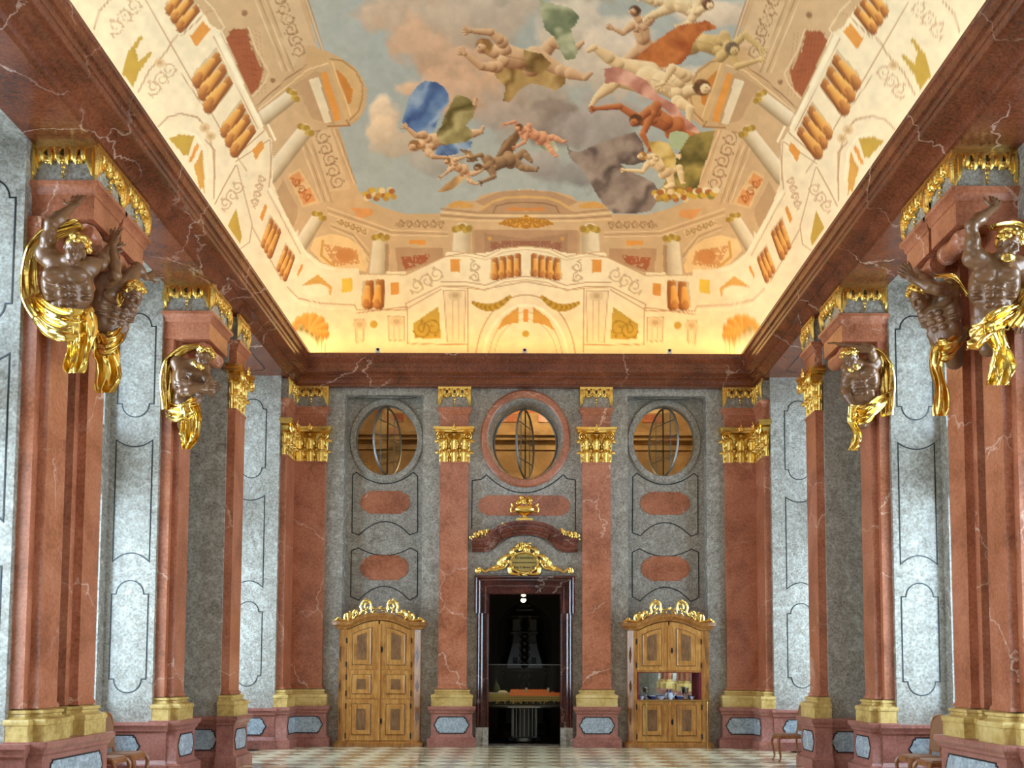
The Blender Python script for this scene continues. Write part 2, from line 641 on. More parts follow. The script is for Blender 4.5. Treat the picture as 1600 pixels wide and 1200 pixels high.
JL = jamb_lines()
for side, sx in (('left', -1), ('right', 1)):
    mb = MB()
    for y0, y1, xi in PIERS:
        mb.box(*sorted((sx * xi, sx * 6.9)), y0, y1, 0, 7.62)
    f = lambda p, d: (d, p[0], p[1])
    for a, b in NICHES:
        e = .22
        hl = [rect(a + e, b - e, .98, 4.25), rect(a + e, b - e, 5.2, 6.9)]
        mb.prism(rect(a, b, 0, 7.62), f, *sorted((sx * XA, sx * (XA + .25))), hl)
        mb.box(*sorted((sx * XW, sx * 6.9)), a, b, 7.495, 7.62)
    wall = struct(mb.build('wall_' + side, M['grey']), 'grey marble window wall on the ' + side)
    for ni, (a, b) in enumerate(NICHES[:3]):
        xin = XN if ni == 0 else XW
        # lines on the far jamb
        cxj = sx * ((xin + XA) / 2 - (.0 if ni else .12))
        for p in JL:
            MB().ribbon([(cxj + x, z) for x, z in p], .017, XZ, b - .006, b + .01).build('inlay_line', M['line'], wall, 0)
        # soffit line
        p = [(sx * (xin + .2), a + .35), (sx * (xin + .2), b - .5), (sx * (xin + .3), b - .35), (sx * (XA - .2), b - .35), (sx * (XA - .2), a + .35)]
        MB().ribbon(p, .017, lambda p, d: (p[0], p[1], d), 7.494, 7.51).build('inlay_line', M['line'], wall, 0)
        # dado on the jamb and below the window
        L = XA - xin - .0
        xe = 5.32 if ni else 4.93
        root = MB()
        rings = []
        for o, z in P_DADO:
            y = b - .03 - o
            rings.append([(sx * (xe - o * .6), b + .02, z), (sx * (xe - o * .6), y, z), (sx * (XA + .02), y, z), (sx * (XA + .02), b + .02, z)])
        root.loft(rings)
        dd = root.build('jamb_dado', M['pink'], wall)
        dd_f = lambda p, e: (sx * (xin + XA + .1) / 2 + p[0], b - .03 - e, .445 + p[1])
        P = inlay_poly(L / 2 - .1, .165, .1)
        ia = MB().prism(P, dd_f, -.01, .006).build('panel_inlay', M['inlay_grey'], dd, 0)
        MB().ribbon(P, .018, dd_f, -.01, .009).build('panel_border', M['line'], dd, 0)
        root = MB()
        rings = []
        for o, z in P_DADO:
            x = sx * (XA - .03 - o)
            rings.append([(sx * (XA + .02), a + .01, z), (x, a + .01, z), (x, b - .05, z), (sx * (XA + .02), b - .05, z)])
        root.loft(rings).build('window_dado', M['pink'], wall)

# dado on the dark step wall between the two pilasters of the end pier
    w = XW - XN
    root = MB()
    rings = []
    for o, z in [(o, z * ZPED / .805) for o, z in P_DADO]:
        y = 16.75 - .03 - o
        rings.append([(sx * (XN - .02 - o), 16.80, z), (sx * (XN - .02 - o), y, z), (sx * (XW + .05), y, z), (sx * (XW + .05), 16.80, z)])
    dd = root.loft(rings).build('step_dado', M['pink'], wall)
    g = lambda p, e: (sx * (XN + XW) / 2 + p[0] - sx * .02, 16.72 - e, .445 + p[1])
    P = inlay_poly(.27, .165, .1)
    MB().prism(P, g, -.01, .006).build('panel_inlay', M['inlay_grey'], dd, 0)
    MB().ribbon(P, .018, g, -.01, .009).build('panel_border', M['line'], dd, 0)

# windows in the side walls
wn = 0
for sx in (-1, 1):
    for (a, b) in NICHES:
        for z0, z1, nr in ((.98, 4.25, 9), (5.2, 6.9, 5)):
            wn += 1
            y0, y1 = a + .22, b - .22
            x = sx * (XA + .1)
            fr = MB()
            fr.prism(rect(y0 - .0, y1 + .0, z0, z1), lambda p, d: (d, p[0], p[1]), x - .04, x + .04, [rect(y0 + .07, y1 - .07, z0 + .07, z1 - .07)])
            win = struct(fr.build('window_%d' % wn, M['white']))
            MB().box(x - .004, x + .004, y0 + .06, y1 - .06, z0 + .06, z1 - .06).build('pane', M['glass'], win, 0)
            n = 5
            for i in range(1, n):
                yy = y0 + .07 + (y1 - y0 - .14) * i / n
                MB().box(x - .015, x + .015, yy - (.03 if i in (2, 3) else .013), yy + (.03 if i in (2, 3) else .013), z0 + .07, z1 - .07).build('muntin', M['white'], win, 0)
            for i in range(1, nr):
                zz = z0 + .07 + (z1 - z0 - .14) * i / nr
                MB().box(x - .015, x + .015, y0 + .07, y1 - .07, zz - .013, zz + .013).build('muntin', M['white'], win, 0)

# back wall behind the viewer
struct(MB().box(-6.9, 6.9, YB - .3, YB, 0, 8.2).build('wall_back', M['grey']), 'grey marble wall behind the viewer')

# ---- cornice
P_COR = [(-.72, 7.50), (.02, 7.50), (.02, 7.525), (.05, 7.54), (.07, 7.58), (.12, 7.62), (.17, 7.645), (.17, 7.675), (.19, 7.69), (.32, 7.715), (.33, 7.73), (.33, 7.80), (.345, 7.81), (.345, 7.885), (.36, 7.895), (.36, 7.905),
         (.375, 7.91), (.385, 7.96), (.40, 8.00), (.42, 8.02), (.42, ZTOP), (.40, ZTOP), (-.72, ZTOP)]


def trim(name, ends, label):
    n = len(P_COR)
    V = [e(o, z) for e in ends for o, z in P_COR]
    F = [(i, (i + 1) % n, n + (i + 1) % n, n + i) for i in range(n)]
    mb = MB().add(V, F)
    o = mb.build(name, M['redbrown'], None, 30)
    return struct(o, label)


trim('trim_1', (lambda o, z: (-(XC - o), YB, z), lambda o, z: (-(XC - o), YC - o, z)), 'red-brown marble cornice along the left wall')
trim('trim_2', (lambda o, z: (-(XC - o), YC - o, z), lambda o, z: (XC - o, YC - o, z)), 'red-brown marble cornice along the end wall')
trim('trim_3', (lambda o, z: (XC - o, YC - o, z), lambda o, z: (XC - o, YB, z)), 'red-brown marble cornice along the right wall')

# ================================================================== ceiling vault
VA, VZ0, VH, VEND, VN = 5.20, 7.98, 4.1, 21.36, 2.5


def vault_z(x, y):
    sx = np.clip(np.abs(x) / VA, 0, 1)
    sy = np.clip((y - (VEND - VA)) / VA, 0, 1)
    k = 7.0
    s = np.clip((sx ** k + sy ** k) ** (1 / k), 0, 1)
    return VZ0 + VH * (1 - s ** VN) ** (1 / VN)


NU, NV1, NV2 = 640, 330, 260
tu = np.linspace(-PI / 2, PI / 2, NU)
ux = VA * np.sin(tu) * (1 - .0) 
yy1 = np.linspace(7.0, VEND - VA, NV2, endpoint=False)
yy2 = VEND - VA + VA * np.sin(np.linspace(0, PI / 2, NV1))
vy = np.concatenate([[YB - .2, 2.0], yy1, yy2])
NVT = len(vy)
GX, GY = np.meshgrid(ux, vy)
GZ = vault_z(GX, GY)
pos = np.stack([GX, GY, GZ], -1).reshape(-1, 3)
idx = np.arange(NU * NVT).reshape(NVT, NU)
quads = np.stack([idx[:-1, :-1], idx[1:, :-1], idx[1:, 1:], idx[:-1, 1:]], -1).reshape(-1, 4)
me = bpy.data.meshes.new('ceiling')
me.vertices.add(len(pos))
me.vertices.foreach_set('co', pos.ravel())
me.loops.add(quads.size)
me.loops.foreach_set('vertex_index', quads.ravel())
me.polygons.add(len(quads))
me.polygons.foreach_set('loop_start', np.arange(0, quads.size, 4))
me.polygons.foreach_set('loop_total', np.full(len(quads), 4))
me.update()
me.shade_smooth()
# ---- fresco: painted into a colour attribute of the vault; shapes are given where the photograph shows them and carried onto the vault
_zc = pos[:, 1] * math.cos(PITCH) + (pos[:, 2] - EYE) * math.sin(PITCH)
_yc = -pos[:, 1] * math.sin(PITCH) + (pos[:, 2] - EYE) * math.cos(PITCH)
_ok = _zc > .5
_zs = np.where(_ok, _zc, 1.0)
FU = np.where(_ok, PX + FPX * pos[:, 0] / _zs, -9999)
FUM = np.where(_ok, PX - FPX * np.abs(pos[:, 0]) / _zs, -9999)     # mirrored half
FV = np.where(_ok, PY - FPX * _yc / _zs, -9999)
_cr, _sr = math.cos(ROLL), math.sin(ROLL)
_du, _dv = FU - PX, FV - PY
FU, FV0 = PX + _du * _cr - _dv * _sr, FV
FVR = PY + _du * _sr + _dv * _cr


class Paint:
    def __init__(s, n):
        s.C = np.zeros((n, 3))
        s.U, s.V = FU, FVR

    def half(s, on):
        s.U, s.V = (FUM, FV0) if on else (FU, FVR)

    def lin(s, c):
        return np.array(srgb(*c)[:3])

    def box(s, u0, u1, v0, v1):
        return np.nonzero((s.U > u0) & (s.U < u1) & (s.V > v0) & (s.V < v1))[0]

    def inside(s, P, ii):
        x, y = s.U[ii], s.V[ii]
        r = np.zeros(len(ii), bool)
        n = len(P)
        for i in range(n):
            x0, y0 = P[i]
            x1, y1 = P[(i + 1) % n]
            if y0 == y1:
                continue
            c = ((y0 > y) != (y1 > y)) & (x < (x1 - x0) * (y - y0) / (y1 - y0) + x0)
            r ^= c
        return r

    def poly(s, P, c, a=1.0):
        P = np.array(P, float)
        ii = s.box(P[:, 0].min(), P[:, 0].max(), P[:, 1].min(), P[:, 1].max())
        if not len(ii):
            return ii
        ii = ii[s.inside(P, ii)]
        s.C[ii] = s.C[ii] * (1 - a) + s.lin(c) * a
        return ii

    def drape(s, P, base, dark, light, ang=0, freq=.25, seed=0, amp=1.0):
        ii = s.poly(P, base)
        if not len(ii):
            return
        x, y = s.U[ii], s.V[ii]
        n = fbm(x, y, 30, seed, 3)
        n2 = fbm(x, y, 14, seed + 9, 3)
        q = (x * math.cos(ang) + y * math.sin(ang)) * freq * .55 + 6 * n
        w = (.62 * np.sin(q) + .9 * (n2 - .5) + .25 * np.sin(q * 2.1 + 1)) * amp
        B, Dk, L = s.lin(base), s.lin(dark), s.lin(light)
        col = np.where((w > 0)[:, None], B + (L - B) * np.clip(w, 0, 1)[:, None], B + (Dk - B) * np.clip(-w, 0, 1)[:, None])
        s.C[ii] = col

    def stroke(s, P, w, c, a=1.0, soft=0.5):
        P = np.array(P, float)
        for i in range(len(P) - 1):
            p, q = P[i], P[i + 1]
            ii = s.box(min(p[0], q[0]) - w, max(p[0], q[0]) + w, min(p[1], q[1]) - w, max(p[1], q[1]) + w)
            if not len(ii):
                continue
            d = np.array([s.U[ii] - p[0], s.V[ii] - p[1]]).T
            ab = q - p
            t_ = np.clip(d @ ab / max(ab @ ab, 1e-9), 0, 1)
            dist = np.linalg.norm(d - t_[:, None] * ab, axis=1)
            k = np.clip((w / 2 + soft - dist) / (2 * soft), 0, 1)[:, None] * a
            s.C[ii] = s.C[ii] * (1 - k) + s.lin(c) * k

    def ell(s, c, r, col, a=1.0, rot=0.0, soft=.12):
        m = max(r) * (1 + soft)
        ii = s.box(c[0] - m, c[0] + m, c[1] - m, c[1] + m)
        if not len(ii):
            return ii
        x, y = s.U[ii] - c[0], s.V[ii] - c[1]
        x, y = x * math.cos(rot) + y * math.sin(rot), -x * math.sin(rot) + y * math.cos(rot)
        d = np.sqrt((x / r[0]) ** 2 + (y / r[1]) ** 2)
        k = np.clip((1 + soft - d) / (2 * soft), 0, 1)[:, None] * a
        s.C[ii] = s.C[ii] * (1 - k) + s.lin(col) * k
        return ii

    def limb(s, p, q, w0, w1, base, dark, light, ld=(-.5, -.85)):
        """rounded tapering form modelled with light and shade, as a painter would"""
        p, q = np.array(p, float), np.array(q, float)
        m = max(w0, w1)
        ii = s.box(min(p[0], q[0]) - m, max(p[0], q[0]) + m, min(p[1], q[1]) - m, max(p[1], q[1]) + m)
        if not len(ii):
            return
        d = np.array([s.U[ii] - p[0], s.V[ii] - p[1]]).T
        ab = q - p
        t_ = np.clip(d @ ab / max(ab @ ab, 1e-9), 0, 1)
        off = d - t_[:, None] * ab
        r = w0 + (w1 - w0) * t_
        dist = np.linalg.norm(off, axis=1) / r
        sh = (off @ np.array(ld)) / r
        B, Dk, L = s.lin(base), s.lin(dark), s.lin(light)
        col = np.where((sh > 0)[:, None], B + (L - B) * np.clip(sh * 1.1, 0, 1)[:, None], B + (Dk - B) * np.clip(-sh * 1.2, 0, 1)[:, None])
        k = np.clip((1.08 - dist) / .16, 0, 1)[:, None]
        s.C[ii] = s.C[ii] * (1 - k) + col * k

    def scrolls(s, P, c, scale=7, seed=3, thr=.12, a=.6):
        """leafy ornament filling a field"""
        P = np.array(P, float)
        ii = s.box(P[:, 0].min(), P[:, 0].max(), P[:, 1].min(), P[:, 1].max())
        if not len(ii):
            return
        ii = ii[s.inside(P, ii)]
        n = fbm(s.U[ii], s.V[ii], scale, seed) - .5
        m = np.abs(n) < thr * .5
        jj = ii[m]
        s.C[jj] = s.C[jj] * (1 - a) + s.lin(c) * a


_tab = {}


def vnoise(x, y, seed):
    if seed not in _tab:
        _tab[seed] = np.random.RandomState(seed).rand(256, 256)
    T = _tab[seed]
    xi, yi = np.floor(x).astype(int), np.floor(y).astype(int)
    fx, fy = x - xi, y - yi
    fx, fy = fx * fx * (3 - 2 * fx), fy * fy * (3 - 2 * fy)
    g = lambda a, b: T[(xi + a) & 255, (yi + b) & 255]
    return (g(0, 0) * (1 - fx) + g(1, 0) * fx) * (1 - fy) + (g(0, 1) * (1 - fx) + g(1, 1) * fx) * fy


def fbm(x, y, scale, seed=0, octv=4):
    t_ = np.zeros(len(x))
    a, n = 1.0, 0
    for o_ in range(octv):
        t_ += a * vnoise(x / scale * 2 ** o_ + 17 * o_, y / scale * 2 ** o_ + 5 * o_, seed + o_)
        n += a
        a *= .5
    return t_ / n


pt = Paint(len(pos))
ZA = lambda *p: [(80 + x / 4.8, y / 4.8) for x, y in p]
ZB = lambda *p: [(280 + x / 4.2857, y / 4.2857) for x, y in p]
ZC = lambda *p: [(280 + x / 5.0, 200 + y / 5.0) for x, y in p]
ZD = lambda *p: [(420 + x / 4.0, 300 + y / 4.0) for x, y in p]
ZE = lambda *p: [(680 + x / 4.2857, 280 + y / 4.2857) for x, y in p]
CREAM, CREAM2, TAN, TAN2, BROWN, OCH, OLIVE, ORNG, LINE_, GREYB = (244, 230, 196), (232, 212, 172), (208, 178, 138), (192, 160, 122), (156, 118, 86), (214, 164, 84), (196, 164, 74), (226, 158, 78), (196, 160, 122), (212, 202, 178)
pt.C[:] = pt.lin(CREAM)
# ---------------- sky
nb = fbm(FU, FVR, 150, 11)
nb2 = fbm(FU * .8, FVR * 1.3, 70, 23)
sk = pt.lin((158, 176, 184)) * (1 - nb[:, None]) + pt.lin((186, 192, 184)) * nb[:, None]
half_sky = [(452, -60), (474, 0), (493, 79), (507, 81), (528, 91), (551, 105), (565, 125), (571, 142), (569, 167), (559, 187), (544, 198), (526, 200), (530, 212), (556, 295), (566, 312), (599, 326), (632, 335), (687, 335), (694, 322), (706, 315), (722, 314), (741, 315), (748, 306), (772, 300), (800, 297), (822, 296)]
pt.half(True)
SKY = np.zeros(len(pos), bool)
ii = np.nonzero((pt.U > 380) & (pt.V > -3000) & (pt.V < 340))[0]
P = half_sky + [(900, 296), (900, -60)]
SKY[ii[pt.inside(P, ii)]] = True
top = (FV0 <= -59) & (np.abs(pos[:, 0]) < 2.9 + .0 * pos[:, 1])
SKY |= top
pt.C[SKY] = sk[SKY]
pt.half(False)


def cloud(c, r, col, a=.9, seed=0, rot=0):
    m = max(r) * 1.5
    ii = pt.box(c[0] - m, c[0] + m, c[1] - m, c[1] + m)
    ii = ii[SKY[ii]]
    if not len(ii):
        return
    x, y = FU[ii] - c[0], FVR[ii] - c[1]
    x, y = x * math.cos(rot) + y * math.sin(rot), -x * math.sin(rot) + y * math.cos(rot)
    d = np.sqrt((x / r[0]) ** 2 + (y / r[1]) ** 2) + (fbm(FU[ii], FVR[ii], 34, seed) - .5) * 1.0
    k = (np.clip((1.0 - d) / .28, 0, 1) * a)[:, None]
    sh = np.clip(.5 - .45 * (x / r[0] * .3 + y / r[1] * .7) + .5 * (fbm(FU[ii], FVR[ii], 22, seed + 5) - .5), 0, 1)[:, None]
    L = pt.lin(tuple(min(255, q + 26) for q in col))
    Dk = pt.lin(tuple(q * .8 for q in col))
    pt.C[ii] = pt.C[ii] * (1 - k) + (Dk * (1 - sh) + L * sh) * k


BEIGE, PEACH, GREY_, UMB = (206, 184, 160), (214, 180, 150), (166, 160, 158), (134, 120, 112)
for c in (((640, 20), (110, 55), BEIGE, .95, 1), ((700, 80), (120, 60), PEACH, .95, 2, .4), ((760, 20), (120, 50), (204, 190, 172), .9, 3), ((740, 150), (95, 45), PEACH, .9, 4), ((600, 178), (28, 30), (232, 212, 186), 1, 5),
          ((645, 140), (26, 18), (226, 196, 164), 1, 6), ((596, 205), (26, 26), (224, 204, 176), .9, 7), ((830, 150), (70, 40), (182, 168, 154), .85, 8), ((870, 195), (52, 40), UMB, .9, 9), ((800, 190), (70, 36), (176, 164, 154), .9, 10),
          ((900, 60), (60, 80), (214, 206, 190), .95, 12), ((970, 100), (80, 70), (218, 208, 192), .95, 13), ((930, 200), (80, 50), GREY_, .85, 14), ((680, 250), (50, 26), (176, 174, 168), .85, 15), ((620, 225), (40, 22), (206, 190, 166), .8, 16),
          ((900, 270), (75, 32), (150, 150, 150), .9, 17), ((850, 255), (40, 26), GREY_, .8, 18), ((1120, 130), (80, 34), (216, 204, 184), 1, 19), ((1170, 150), (46, 24), (208, 196, 176), 1, 20), ((1120, 24), (70, 22), (226, 212, 190), 1, 21),
          ((1190, 110), (30, 24), (214, 202, 182), 1, 22), ((760, -40), (400, 50), (196, 188, 176), .7, 24), ((940, -120), (240, 60), (206, 190, 168), .8, 25), ((560, -130), (160, 60), (204, 186, 164), .8, 26)):
    cloud(*c[:4], seed=c[4], rot=(c[5] if len(c) > 5 else 0))

def vine(P0, P1, w, col, n=6, lw=1.5):
    """running scroll ornament between two points"""
    a_, b_ = np.array(P0, float), np.array(P1, float)
    d_ = (b_ - a_) / n
    L_ = np.linalg.norm(d_)
    e_ = d_ / L_
    m_ = np.array([-e_[1], e_[0]])
    for k_ in range(n):
        sg = 1 if k_ % 2 else -1
        c_ = a_ + d_ * (k_ + .5)
        th0 = math.atan2(e_[1], e_[0])
        P_ = []
        for i_ in range(15):
            t_ = i_ / 14
            rr = w * .46 * (1 - .75 * t_)
            an = th0 + sg * (PI + t_ * 2.6 * PI)
            P_.append(tuple(c_ + m_ * sg * w * .04 + rr * np.array([math.cos(an), math.sin(an)])))
        pt.stroke([tuple(c_ - d_ * .7 - m_ * sg * w * .3)] + P_, lw, col)
        pt.ell(tuple(c_ + d_ * .35 - m_ * sg * w * .28), (lw * 1.6, lw * 1.1), col, .9, th0 + sg)
        pt.ell(tuple(c_ + d_ * .1 + m_ * sg * w * .42), (lw * 1.5, lw), col, .9, th0)



# ---------------- architecture, painted on the left half and mirrored
pt.half(True)
AR = ~SKY
upper = [(452, -60), (474, 0), (493, 79), (507, 81), (528, 91), (551, 105), (565, 125), (571, 142), (569, 167), (559, 187), (544, 198), (526, 200), (530, 212), (556, 295), (566, 312), (599, 326), (632, 335), (687, 335), (694, 322), (706, 315), (722, 314), (741, 315), (748, 306), (772, 300), (800, 297), (824, 296), (824, 388), (780, 388), (764, 394), (727, 398), (726, 393), (696, 393), (693, 402), (633, 430), (632, 425), (602, 425), (600, 430), (561, 430), (558, 420), (528, 420), (500, 412), (484, 400), (467, 388), (425, 290), (424, 224), (402, 190), (300, 0), (270, -60)]
ii = pt.poly(upper, TAN)
n_ = fbm(pt.U[ii], pt.V[ii], 60, 31)[:, None]
pt.C[ii] *= .9 + .2 * n_


def band(P, w, col, a=1.0):
    pt.stroke(P, w, col, a)


# frieze of scrolls below the sky
fz = ZB((590, 0), (790, 0), (900, 310), (830, 310), (740, 470), (590, 40)) + []
pt.poly(fz, (216, 190, 152))
VC = (160, 126, 92)
vine(ZB((650, -40))[0], ZB((800, 380))[0], 26, VC, 6)
fz2 = ZB((870, 900), (1000, 860), (1110, 1200), (1140, 1270), (1000, 1290), (960, 1180))
pt.poly(fz2, (216, 190, 152))
vine(ZB((935, 890))[0], ZB((1060, 1260))[0], 26, VC, 5)
for d_, c_ in ((0, LINE_), (14, (228, 206, 168)), (34, (176, 142, 106))):
    band(ZB((800 + d_, -60), (830 + d_ * .7, 20), (940 + d_ * .4, 340)), 1.6, c_)
    band(ZB((1010 + d_, 870), (1150 + d_ * .7, 1230)), 1.6, c_)
for k in range(4):
    band(ZB((480 + k * 28, -40), (680 + k * 24, 480)), 1.5, (178, 146, 108) if k % 2 else (230, 208, 170))
    band(ZC((940 + k * 30, 130), (1110 + k * 26, 600)), 1.4, (178, 146, 108) if k % 2 else (230, 208, 170))
# lattice panel
lp = ZB((300, 260), (350, 200), (440, 200), (470, 330), (550, 480), (520, 600), (470, 640), (400, 500), (370, 420))
pt.poly(lp, (164, 96, 64))
for k in range(9):
    band(ZB((310 + k * 22, 220 + k * 40), (430 + k * 14, 200 + k * 46)), .8, (128, 70, 44), .7)
    band(ZB((330 + k * 24, 210), (360 + k * 26, 640)), .8, (128, 70, 44), .35)
band(ZB((450, 190), (500, 330), (590, 490), (560, 560), (480, 650)), 2.2, (230, 206, 166))
band(ZB((440, 180), (480, 330), (560, 480)), 1.2, BROWN)
pt.ell(ZB((425, 95))[0], (5, 5), BROWN)
pt.ell(ZB((615, 545))[0], (4, 4), BROWN)
# shadow under the entablature and broken pediment
pt.poly(ZB((640, 600), (830, 460), (960, 500), (1030, 840), (880, 800), (800, 640), (540, 740)), TAN2)
pt.poly(ZB((690, 560), (830, 440), (850, 310), (980, 350), (970, 430), (870, 500), (530, 740)), (204, 172, 128))
band(ZB((520, 740), (850, 470), (980, 430)), 2, (232, 208, 168))
band(ZB((500, 720), (700, 540), (840, 440)), 1.6, BROWN)
pt.poly(ZB((850, 540), (920, 520), (1010, 820), (960, 830)), (232, 220, 190))
pt.poly(ZB((930, 500), (970, 480), (1075, 800), (1030, 820)), ORNG)
ped = ZB((980, 430), (1000, 390), (1080, 400), (1170, 470), (1225, 560), (1230, 660), (1210, 750), (1150, 820), (1110, 830))
pt.poly(ped, (214, 182, 132))
pt.poly(ZB((1030, 460), (1100, 520), (1150, 610), (1140, 690), (1110, 710)), (204, 138, 66))
band(ZB((1000, 400), (1080, 410), (1170, 480), (1215, 570), (1215, 660), (1190, 750), (1130, 810)), 2.4, (176, 138, 96))
band(ZB((1010, 420), (1140, 780)), 2, (234, 208, 164))
band(ZB((985, 850), (1130, 845), (1110, 810)), 3, (170, 130, 90))


def column(a, b, w, cap=True):
    a, b = np.array(a), np.array(b)
    pt.limb(tuple(a), tuple(b), w, w * 1.08, (222, 208, 176), (168, 146, 112), (240, 230, 206), (-.6, -.8))
    if cap:
        d = (b - a) / np.linalg.norm(b - a)
        for k in range(5):
            q = a - d * (2 + 2.2 * (k % 3)) + np.array([d[1], -d[0]]) * (k - 2) * w * .42
            pt.ell(tuple(q), (w * .42, w * .42), (194, 164, 78) if k % 2 else (170, 138, 62))


column(ZB((740, 650))[0], ZB((560, 790))[0], 11)
column(ZB((830, 885))[0], ZB((600, 1180))[0], 12)
column(ZC((1080, 700))[0], ZC((900, 900))[0], 10)
pt.poly(ZC((835, 370), (930, 320), (1100, 600), (960, 650)), (222, 190, 142))
pt.poly(ZC((850, 390), (925, 345), (965, 420), (890, 470)), (220, 156, 100))
pt.poly(ZC((920, 520), (1010, 470), (1055, 575), (965, 605)), (220, 156, 100))
vine(ZC((880, 400))[0], ZC((1010, 570))[0], 14, (176, 106, 56), 3, 1.6)
pt.poly(ZC((745, 520), (800, 410), (930, 650), (880, 780)), TAN2)
# end wall, upper storey
pt.poly(ZD((170, 110), (360, 60), (780, 240), (1100, 250), (1100, 400), (850, 500), (640, 500), (180, 340)), TAN)
pt.poly(ZD((250, 360), (280, 290), (380, 265), (490, 290), (580, 360), (615, 460), (600, 500), (430, 480), (320, 440)), (236, 204, 150))
pt.ell(ZD((470, 400))[0], (15, 11), (204, 140, 84))
pt.scrolls(ZD((330, 330), (540, 360), (560, 450), (400, 470)), (206, 142, 84), 6, 53, .3, .8)
band(ZD((330, 310), (320, 400), (400, 470)), 4, OCH)
for k in range(3):
    band(ZD((380, 230 - k * 14), (520, 290 - k * 18), (620, 430 - k * 30)), 1.3, (176, 142, 106) if k % 2 else (230, 206, 164))
    band(ZD((360, 100 + k * 20), (760, 240 + k * 16), (1110, 250 + k * 14)), 1.4, (178, 144, 108) if k % 2 else (232, 208, 168))
pt.poly(ZD((420, 170), (620, 240), (600, 280), (400, 200)), (222, 196, 152))
vine(ZD((420, 185))[0], ZD((605, 258))[0], 9, (168, 134, 84), 5, 1.2)
vine(ZD((790, 200))[0], ZD((1090, 205))[0], 13, VC, 6, 1.3)
pt.poly(ZD((865, 300), (970, 300), (970, 330), (865, 330)), ORNG)
pt.poly(ZD((780, 350), (1080, 350), (1080, 420), (860, 500), (800, 500)), (188, 152, 116))
pt.scrolls(ZD((820, 410), (1000, 390), (980, 440), (840, 490)), (168, 92, 58), 6, 57, .4, .9)
pt.poly(ZD((500, 100), (640, 110), (640, 150), (560, 170)), (222, 160, 100))
column(ZD((300, 165))[0], ZD((190, 340))[0], 10)
column(ZD((690, 300))[0], ZD((672, 510))[0], 11.5)
column(ZD((1200, 245))[0], ZD((1195, 380))[0], 13)
pt.poly(ZD((720, 330), (745, 330), (740, 500), (720, 505)), BROWN, .6)
pt.poly(ZD((1265, 240), (1330, 240), (1330, 390), (1262, 385)), TAN2)
pt.poly(ZE((250, 340), (600, 340), (600, 520), (260, 520)), (186, 150, 116))
pt.poly(ZE((320, 360), (600, 400), (600, 500), (320, 500)), (172, 136, 106))
pt.scrolls(ZE((360, 420), (600, 410), (600, 480), (370, 480)), (150, 96, 74), 6, 58, .35, .8)
pt.ell(ZE((355, 398))[0], (3, 3), OCH)
for k, c_ in ((0, (172, 138, 104)), (1, (232, 208, 166)), (2, (172, 138, 104)), (3, (226, 200, 156))):
    band(ZE((30, 200 + k * 22), (270, 225 + k * 18), (600, 228 + k * 18)), 2.4, c_)
pt.poly(ZE((410, 300), (470, 265), (560, 260), (600, 240), (600, 330), (520, 325)), (220, 164, 72))
pt.scrolls(ZE((410, 300), (470, 265), (560, 260), (600, 240), (600, 330), (520, 325)), (176, 120, 46), 5, 59, .3, .8)
pt.poly(ZE((255, 150), (330, 120), (420, 85), (600, 72), (600, 215), (260, 230), (330, 190)), (186, 152, 118))
band(ZE((300, 200), (380, 150), (460, 125), (600, 118)), 4, (214, 178, 120))
band(ZE((380, 225), (400, 180), (480, 160), (600, 155)), 2, (146, 112, 84))
pt.poly(ZE((460, 215), (500, 185), (600, 195), (600, 215)), (214, 146, 84))
pt.scrolls(ZE((80, 170), (150, 145), (250, 175), (240, 195), (90, 195)), OCH, 5, 60, .5, .9)
# ---------------- balustrades and lower storey (cream)
lower = [(270, -60), (300, 0), (326, 40), (345, 52), (402, 190), (424, 224), (424, 290), (467, 388), (484, 400), (500, 412), (528, 420), (558, 420), (561, 430), (600, 430), (602, 425), (632, 425), (633, 430), (693, 402), (696, 393), (726, 393), (727, 398), (764, 394), (780, 388), (824, 386), (824, 620), (200, 620), (-300, 100), (-300, -60)]
ii = pt.poly(lower, CREAM)
n_ = fbm(pt.U[ii], pt.V[ii], 40, 61)[:, None]
pt.C[ii] *= .95 + .1 * n_
# mouldings that run with the wall
for a, b in (((80, -60), (520, 545)),):
    pass
for (P_, w_, c_) in ((ZB((150, 0), (210, 60), (290, 190), (270, 215)), 3, CREAM2), (ZB((240, 240), (540, 850)), 5.5, (250, 240, 210)), (ZB((215, 250), (515, 870)), 1.2, LINE_), (ZB((262, 225), (565, 850)), 1.2, (200, 168, 124)),
                     (ZB((585, 845), (630, 940)), 4, (250, 240, 210)), (ZB((600, 960), (605, 1200)), 1.5, LINE_), (ZB((0, 250), (170, 90), (215, 75)), 2, LINE_), (ZB((370, 1050), (560, 880)), 2, LINE_),
                     (ZA((690, 0), (1180, 860)), 1.4, LINE_), (ZA((730, 0), (1200, 830)), 1.4, (250, 242, 214)), (ZB((0, 500), (190, 780)), 1.6, LINE_), (ZB((200, 760), (370, 1040), (440, 1150)), 1.6, LINE_),
                     (ZC((430, 270), (690, 100), (720, 130), (690, 470)), 1.6, LINE_), (ZC((440, 300), (560, 760), (540, 900), (470, 950)), 1.5, LINE_), (ZC((560, 780), (790, 1190)), 1.6, LINE_), (ZC((700, 490), (960, 960)), 5, (250, 240, 210)), (ZC((680, 500), (940, 990)), 1.3, LINE_),
                     (ZC((960, 950), (1010, 1020), (1100, 1090), (1200, 1110)), 3, (250, 240, 210))):
    band(P_, w_, c_)


